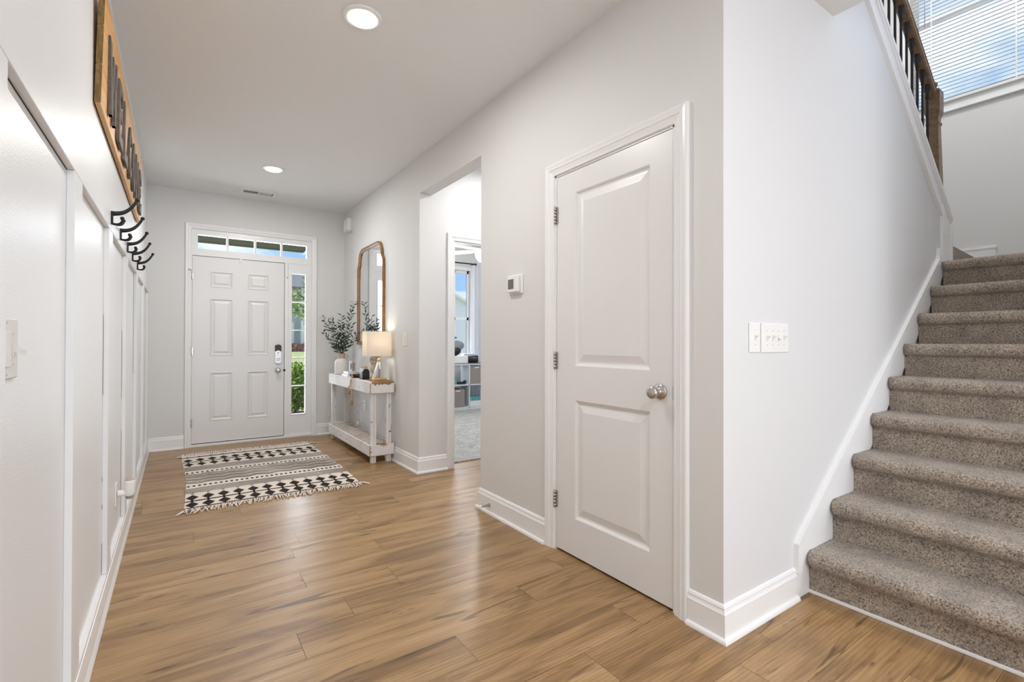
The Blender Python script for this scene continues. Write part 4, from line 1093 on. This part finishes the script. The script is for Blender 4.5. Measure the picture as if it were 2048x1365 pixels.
# table lamp
LXc, LYc = 1.600, 4.600
LP = empty('table_lamp', (LXc, LYc, tz)); tag(LP, 'table lamp with linen rectangular shade, white slanted bar and gold base', 'lamp')
b = MB(); b.box(LXc-.066, LXc+.066, LYc-.045, LYc+.045, tz, tz+.020, .003); lab(b.build('base', M_GOLD, LP), 'flat gold base')
b = MB(); b.prism([(-.058, .020), (-.040, .020), (.012, .188), (-.002, .196)], lambda p, q: (LXc+p, LYc-.016, tz+q), lambda p, q: (LXc+p, LYc+.016, tz+q)); lab(b.build('slanted_bar', M_MARBLE, LP), 'white marble bar')
b = MB(); b.box(LXc-.008, LXc+.012, LYc-.010, LYc+.010, tz+.020, tz+.190, .002); lab(b.build('clear_rod', M_CLEAR, LP), 'clear acrylic upright')
b = MB(); b.lathe([(.016, tz+.186), (.018, tz+.190), (.018, tz+.205), (.011, tz+.208), (.011, tz+.226), (.014, tz+.230), (.014, tz+.300)], (LXc+.004, LYc, 0), 16); lab(b.build('neck', M_GOLD, LP), 'gold neck and socket')
sx0, sx1, sy0, sy1, sz0, sz1 = 1.462, 1.700, 4.515, 4.665, 1.000, 1.236
b = MB(); th = .0015
b.box(sx0, sx0+th, sy0, sy1, sz0, sz1); b.box(sx1-th, sx1, sy0, sy1, sz0, sz1); b.box(sx0+th, sx1-th, sy0, sy0+th, sz0, sz1); b.box(sx0+th, sx1-th, sy1-th, sy1, sz0, sz1); lab(b.build('lamp_shade', M_SHADE, LP), 'rectangular linen shade')
b = MB(); b.sphere((LXc+.004, LYc, tz+.335), .026, 14, 10); b.build('bulb', mat('lit_bulb', (1, 1, 1), .5, emis=(1, .82, .6), estr=5), LP)
l = lamp('table_lamp_glow', 'POINT', (0, 0, 0), None, 1.5, (1, .92, .80), .03); l.parent = LP; l.location = (.004, 0, .372)
# cords and outlet under the console
r = empty('wall_outlet', (XR, 5.40, .37)); tag(r, 'white wall outlet under the console table', 'outlet')
b = MB(); b.box(XR-.006, XR, 5.330, 5.402, .380, .496, .002); b.build('wall_plate', M_PLAST, r)
b = MB(); b.tube([(XR-.004, 5.37, .46), (XR-.05, 5.37, .455), (XR-.06, 5.42, .40), (XR-.05, 5.55, .33), (XR-.04, 5.62, .36), (XR-.03, 5.58, .43), (XR-.03, 5.50, .44)], .004, 6)
b.tube([(XR-.03, 4.62, tz-.02), (XR-.025, 4.66, .55), (XR-.03, 4.75, .36), (XR-.05, 4.95, .22), (XR-.06, 5.15, .19), (XR-.05, 5.35, .24), (XR-.03, 5.45, .33), (XR-.03, 5.40, .41), (XR-.008, 5.37, .43)], .0028, 6)
tag(b.build('power_cord', M_CORD), 'white lamp cord looping from the outlet under the console', 'cord')
r = empty('plug_in_night_light', (XR-.03, 5.47, .20)); tag(r, 'small white plug bulb hanging on the cord above the slats', 'night light')
b = MB(); b.sphere((XR-.045, 5.46, .222), .024, 14, 10, (1, 1, 1.1)); b.build('globe', M_PLAST, r)
b = MB(); b.lathe([(.009, .245), (.009, .32), (.004, .34)], (XR-.045, 5.46, 0), 10); b.build('stem', M_CORD, r)

# ------------------------------------------------------------------ office beyond the vestibule
W4 = struct(empty('window_4', (3.4, YO, .75)))
b = MB(); fo = lambda a, z, h: (a, YO-h, z)
b.sweep([(2.55, .75), (2.55, 2.40), (4.26, 2.40), (4.26, .75)], [(0, 0), (0, .014), (.055, .018), (.058, 0)], fo, side=1); b.box(2.48, 4.33, YO-.04, YO+.005, .73, .755, .003)
b.build('casing', M_TRIM, W4)
b = MB()
for x0_, x1_ in ((2.55, 2.59), (3.965, 3.995), (4.225, 4.26), (3.26, 3.30), (3.39, 3.42)): b.box(x0_, x1_, YO+.05, YO+.08, .75, 2.40)
for z0_, z1_ in ((.75, .80), (1.525, 1.575), (2.35, 2.40)): b.box(2.55, 4.26, YO+.05, YO+.085, z0_, z1_)
b.build('sash', M_TRIM, W4)
b = MB(); b.box(2.55, 4.26, YO+.064, YO+.068, .75, 2.40); b.build('pane', M_GLASS, W4)
b = MB(); b.tube([(2.3, YO-.08, 2.51), (4.315, YO-.08, 2.51)], .011, 10); b.sphere((4.33, YO-.08, 2.51), .020, 12, 8)
for x in (2.4, 4.28): b.box(x-.006, x+.006, YO-.08, YO, 2.495, 2.507)
tag(b.build('curtain_rod', M_BLACK), 'black curtain rod over the office window', 'curtain rod')
b = MB(); n = 90; vs = []; x0_, x1_ = 4.23, 4.80
for i in range(n+1):
    u = i/n; x = x0_+(x1_-x0_)*u; y = YO-.085+.030*sin(u*2*pi*7.5)
    for z, fl in ((.03, 1.15), (1.2, 1.0), (2.49, .75)): vs.append((x+(.03*(z < 1)), YO-.085+(y-YO+.085)*fl, z))
fs = [(i*3+j, i*3+j+1, (i+1)*3+j+1, (i+1)*3+j) for i in range(n) for j in (0, 1)]
b.add(vs, fs, True); tag(b.build('curtain', M_CURT, fix=False), 'sheer white curtain hanging beside the office window', 'curtain')
# cube shelf
CS = empty('cube_shelf', (3.65, 7.2, .01)); tag(CS, 'white two-row cube shelf below the office window', 'shelf')
b = MB(); xs0, xs1, ysf, ysb = 2.92, 4.395, 7.06, 7.36
for z0_, z1_ in ((.012, .060), (.415, .433), (.752, .772)): b.box(xs0, xs1, ysf, ysb, z0_, z1_)
for x in (2.92, 3.283, 3.645, 4.002, 4.377): b.box(x, x+.018, ysf, ysb, .03, .760)
b.build('carcass', M_SHELF, CS); b = MB(); b.box(xs0, xs1, ysf-.005, ysb, .772, .784, .002); lab(b.build('top_panel', M_GREYC, CS), 'dark grey top panel')
def bin_(x0, x1, z0, z1, l):
    r = empty('storage_bin', ((x0+x1)/2, 7.2, z0)); tag(r, l, 'storage bin', 'grey fabric bins')
    b = MB(); b.box(x0, x1, ysf+.01, ysb-.02, z0, z1, .004); b.build('body', M_GREYBIN, r)
    b = MB(); b.box((x0+x1)/2-.04, (x0+x1)/2+.04, ysf+.004, ysf+.011, z1-.035, z1-.018, .002); lab(b.build('grip', M_PLAST, r), 'light label holder')
bin_(4.030, 4.275, .434, .735, 'grey fabric bin in the upper right cube of the office shelf')
bin_(3.672, 3.925, .061, .355, 'grey fabric bin in the lower left cube of the office shelf')
b = MB(); b.box(4.030, 4.330, ysf+.02, ysb-.03, .061, .150, .004); tag(b.build('white_box', M_PAPER), 'white carton in the lower right cube of the office shelf', 'box')
b = MB(); 
for i in range(5): b.box(4.032+i*.056, 4.082+i*.056, ysf+.03, ysb-.08, .151, .215, .003)
tag(b.build('teal_packet', M_TEAL), 'row of teal packets on the white carton in the shelf', 'packets')
b = MB(); b.box(3.66, 3.995, ysf+.03, ysb-.02, .785, .905, .004); tag(b.build('white_box', M_PAPER), 'white box on top of the office shelf, under the bags', 'box')
b = MB(); b.box(4.00, 4.24, ysf+.18, ysb-.01, .785, .940, .004); tag(b.build('white_box', M_SHELF), 'pale box at the back of the office shelf top', 'box')
r = empty('speaker', (4.12, 7.1, .785)); tag(r, 'black cylindrical speaker lying on the office shelf', 'speaker')
b = MB(); d = Vector((.90, -.42, 0)).normalized(); c0 = Vector((4.035, 7.165, .850)); c1 = c0+d*.17
b.tube([c0, c0+d*.01, c1-d*.01, c1], [.056, .064, .064, .060], 26); b.build('body', M_BLACKP, r)
b = MB(); b.tube([c1, c1+d*.004], .052, 26); lab(b.build('face', M_PAPER, r), 'round white dial face'); b = MB(); b.tube([c1+d*.004, c1+d*.007], .008, 12); b.build('centre_cap', M_BLACKP, r)
b = MB(); b.sphere((4.33, 7.15, .815), .028, 12, 8, (1.2, 1, 1)); tag(b.build('small_camera', M_BLACKP), 'small dark gadget at the right end of the shelf top', 'gadget')
def blob(name, c, s3, m, label, cat, seed, jag=.25, flat=1):
    b = MB(); b.sphere(c, 1, 18, 12, s3)
    vs = []
    for v in b.v:
        d = Vector(v)-Vector(c); q = 1+jag*noise.noise(Vector((v[0]*9+seed, v[1]*9, v[2]*9))); p = Vector(c)+d*q; vs.append((p.x, p.y, max(p.z, flat)))
    b.v = vs; return tag(b.build(name, m), label, cat)
blob('camera_bag', (3.80, 7.13, .980), (.080, .055, .075), M_BLACKP, 'black camera bag on the white box on the shelf', 'bag', 2, .3, .906)
blob('folded_jacket', (3.84, 7.27, 1.06), (.15, .05, .11), M_GREYC, 'grey folded bag piled behind the black camera bag', 'bag', 7, .35, .95)
b = MB(); b.box(3.72, 3.86, 7.22, 7.33, 1.196, 1.226, .01); tag(b.build('blue_case', M_BLUE), 'bright blue case on top of the grey bag', 'case')
b = MB(); b.box(3.67, 3.80, ysf+.05, ysf+.20, .434, .500, .01); tag(b.build('teal_basket', M_TEAL), 'teal basket in the upper left cube of the shelf', 'basket')
b = MB(); b.box(3.83, 3.97, ysf+.05, ysf+.16, .434, .475, .008); b.sphere((3.95, ysf+.06, .474), .03, 10, 8); tag(b.build('game_controller', M_BLACKP), 'dark gadget in the upper left cube of the shelf', 'gadget')
b = MB(); b.tube([(3.69, ysf+.02, .75), (3.67, ysf+.01, .62), (3.66, ysf+.02, .50)], .006, 6); tag(b.build('hanging_cable', M_BLACKP), 'black cable hanging in the upper left cube of the shelf', 'cable')
# ceiling fan
FN = empty('ceiling_fan', (3.42, 5.6, 2.2)); tag(FN, 'white ceiling fan with lit glass bowl in the office', 'ceiling fan')
cx, cy = 3.42, 5.6
b = MB(); b.lathe([(.06, HC), (.055, HC-.05), (.016, HC-.06), (.016, 2.50), (.075, 2.48), (.115, 2.45), (.125, 2.41), (.11, 2.36), (.08, 2.345)], (cx, cy, 0), 28); b.build('motor', M_PLAST, FN)
b = MB(); b.lathe([(.125, 2.345), (.145, 2.33), (.13, 2.27), (.09, 2.225), (.03, 2.205), (.002, 2.203)], (cx, cy, 0), 28, cap=False); lab(b.build('glass_bowl', M_BOWL, FN), 'lit frosted glass bowl')
for i in range(5):
    a = math.radians(195+72*i); d = Vector((cos(a), sin(a), 0)); s_ = Vector((-sin(a), cos(a), 0)); b = MB()
    q = []
    for t, w in ((.12, .03), (.2, .045), (.24, .062), (.62, .075), (.66, .05)):
        for sg in (-1, 1): q.append((t, sg*w))
    vs = []
    for zz in (0, .008):
        for t, w in q: p = Vector((cx, cy, 2.375+zz+w*.15))+d*t+s_*w; vs.append(tuple(p))
    fs = []
    for j in range(4):
        a0 = j*2; fs += [(a0, a0+1, a0+3, a0+2), (10+a0, 10+a0+2, 10+a0+3, 10+a0+1), (a0, a0+2, 10+a0+2, 10+a0), (a0+1, 10+a0+1, 10+a0+3, a0+3)]
    fs += [(0, 10, 11, 1), (8, 9, 19, 18)]
    b.add(vs, fs); b.build('blade', M_PLAST, FN)
l = lamp('fan_glow', 'POINT', (0, 0, 0), None, 36, (1, .97, .92), .09); l.parent = FN; l.location = (0, 0, -.08)
lamp('daylight_office_window', 'AREA', (3.4, YO-.02, 1.6), (0, -1, -.05), 28, (.93, .97, 1), 1.6, 1.6)

# ------------------------------------------------------------------ outside
b = MB(); b.add([(-60, 9.31, -.12), (80, 9.31, -.12), (80, 20, -.05), (-60, 20, -.05), (80, 45, .55), (-60, 45, .55)], [(0, 1, 2, 3), (3, 2, 4, 5)])
tag(b.build('lawn', M_GRASS, fix=False), 'mown green lawn outside the front door', 'grass', kind='stuff')
b = MB(); b.add([(-3, 7.62, -.11), (9, 7.62, -.11), (9, 9.3, -.10), (-3, 9.3, -.10)], [(0, 1, 2, 3)])
tag(b.build('mulch_bed', M_SOIL, fix=False), 'brown mulch bed along the house front', 'ground', kind='stuff')
b = MB(); b.box(XL-.5, XR-.01, YF+.14, 7.9, -.15, -.02); struct(b.build('floor_porch', M_EXTW))
b = MB(); b.box(XL-.6, XR-.01, YF+.13, 8.62, 2.62, 2.80); b.box(XL-.6, XR-.01, 8.50, 8.62, 2.615, 2.64); struct(b.build('ceiling_porch', M_PORCH))
def bush(name, c, s3, n, m, label, seed, leaf=.04, stem=True):
    R = random.Random(seed); r = empty(name, (c[0], c[1], c[2]-s3[2])); tag(r, label, 'shrub')
    b = MB()
    for i in range(n):
        while True:
            q = Vector((R.uniform(-1, 1), R.uniform(-1, 1), R.uniform(-1, 1)))
            if .35 < q.length < 1: break
        p = Vector((c[0]+q.x*s3[0], c[1]+q.y*s3[1], c[2]+q.z*s3[2])); d = Vector((R.uniform(-1, 1), R.uniform(-1, 1), R.uniform(-.2, 1))).normalized()
        w = d.cross(Vector((R.uniform(-1, 1), R.uniform(-1, 1), R.uniform(-1, 1)))).normalized()
        b.add([tuple(p), tuple(p+d*leaf*.5+w*leaf*.3), tuple(p+d*leaf), tuple(p+d*leaf*.5-w*leaf*.3)], [(0, 1, 2, 3)])
    b.build('foliage', m, r, fix=False)
    b = MB()
    for i in range(14):
        a = R.uniform(0, 2*pi); b.tube([(c[0], c[1], c[2]-s3[2]), (c[0]+.4*s3[0]*cos(a), c[1]+.4*s3[1]*sin(a), c[2]), (c[0]+.8*s3[0]*cos(a), c[1]+.8*s3[1]*sin(a), c[2]+.6*s3[2]*R.random())], [.012, .008, .004], 5)
    b.build('stems', M_TWIG, r); return r
bush('shrub', (1.68, 9.05, .34), (.27, .26, .43), 2600, M_BUSH, 'bright green shrub just outside the sidelight', 4, .060)
b = MB(); b.box(1.885, 1.99, 9.55, 9.66, -.11, .56, .01); tag(b.build('garden_post', mat('pinkish_stone', (.52, .42, .37), .8), fix=True), 'pale post beside the shrub outside', 'post')
b = MB(); b.sphere((1.70, 12.4, .30), .30, 14, 10, (1, .8, .42)); tag(b.build('boulder', mat('pale_rock', (.75, .73, .70), .8)), 'pale rock at the lawn edge behind the shrub', 'rock')
H = empty('neighbour_house', (8, 42, .5)); tag(H, 'grey green lap-sided house across the lawn', 'house')
b = MB(); b.box(7.86, 20, 40, 52, .56, 5.95); b.box(-2, 7.88, 41.2, 52, .56, 5.3); b.build('siding_walls', M_SIDING, H)
b = MB(); b.box(7.80, 8.05, 39.9, 40.05, .3, 5.9); b.box(7.22, 7.42, 40.6, 40.8, .5, 2.65); b.box(7.1, 7.9, 41.1, 41.22, 5.05, 5.4); b.build('white_trim', M_EXTW, H)
b = MB(); b.prism([(-3, 5.3), (21, 5.3), (17, 7.1), (1, 7.1)], lambda x, z: (x, 39.2, z), lambda x, z: (x, 53, z)); b.build('roof', M_ROOF, H)
b = MB(); b.box(7.55, 7.80, 41.13, 41.22, 3.4, 5.1); lab(b.build('window', mat('dark_window', (.10, .12, .18), .2), H), 'dark window')
b = MB(); R = random.Random(9)
for i in range(900):
    x, y, z = R.uniform(6, 10), R.uniform(38.6, 39.8), R.uniform(.35, .95); w = R.uniform(.06, .12)
    b.add([(x-w, y, z-w), (x+w, y+.05, z-w*.5), (x+w*.5, y, z+w), (x-w, y+.03, z+w*.7)], [(0, 1, 2, 3)])
tag(b.build('reddish_hedge', mat('reddish_leaf', (.20, .10, .08), .8), fix=False), 'low reddish brown hedge in front of the neighbour house', 'hedge')
# young tree whose branch hangs into the sidelight
TR = empty('young_tree', (4.0, 14, -.1)); tag(TR, 'young green tree whose branches cross the view of the house', 'tree')
b = MB(); b.tube([(4.1, 14, -.1), (4.0, 14, 1.5), (3.6, 14, 2.6), (3.2, 14, 3.2)], [.09, .07, .05, .03], 8); b.tube([(3.9, 14, 1.9), (3.3, 14, 2.05), (2.75, 14, 2.35), (2.5, 14, 2.6)], [.04, .03, .02, .01], 6); b.build('trunk', M_TWIG, TR)
b = MB(); R = random.Random(21)
for (cx_, cz_, rx, rz, n) in ((2.72, 2.05, .26, .22, 170), (2.62, 2.35, .12, .22, 60), (2.98, 1.80, .20, .18, 120), (3.0, 3.0, .22, .5, 220), (2.95, 2.5, .14, .4, 90), (3.5, 2.7, .5, .6, 600), (4.1, 3.2, .8, .8, 700)):
    for i in range(n):
        a = R.uniform(0, 2*pi); q = R.random()**.5; p = Vector((cx_+rx*q*cos(a), 14+R.uniform(-.3, .3), cz_+rz*q*sin(a))); L = R.uniform(.06, .11)
        d = Vector((R.uniform(-1, 1), R.uniform(-.5, .5), R.uniform(-1, .4))).normalized(); w = d.cross(Vector((R.uniform(-1, 1), 1, R.uniform(-1, 1)))).normalized()
        b.add([tuple(p), tuple(p+d*L*.5+w*L*.35), tuple(p+d*L), tuple(p+d*L*.5-w*L*.35)], [(0, 1, 2, 3)])
b.build('foliage', M_BUSH2, TR, fix=False)
# neighbour seen through the office window: pale gabled side
H2 = empty('gabled_house', (11, 20, 0)); tag(H2, 'pale white-sided gabled house seen through the office window', 'house')
b = MB(); b.prism([(7.0, .15), (16, .15), (16, 2.2), (10.25, 2.70), (9.3, 3.12), (7.0, 4.25)], lambda x, z: (x, 18, z), lambda x, z: (x, 19, z)); b.build('siding_walls', mat('pale_siding', (.84, .82, .84), .8), H2)
b = MB(); b.prism([(7.0, 4.20), (10.30, 2.63), (10.30, 2.74), (7.0, 4.32)], lambda x, z: (x, 17.8, z), lambda x, z: (x, 18.02, z)); b.build('rake_board', M_EXTW, H2)
b = MB(); b.box(7.0, 16, 19.05, 24, .3, 3.40); b.build('rear_wing', M_EXTW, H2)
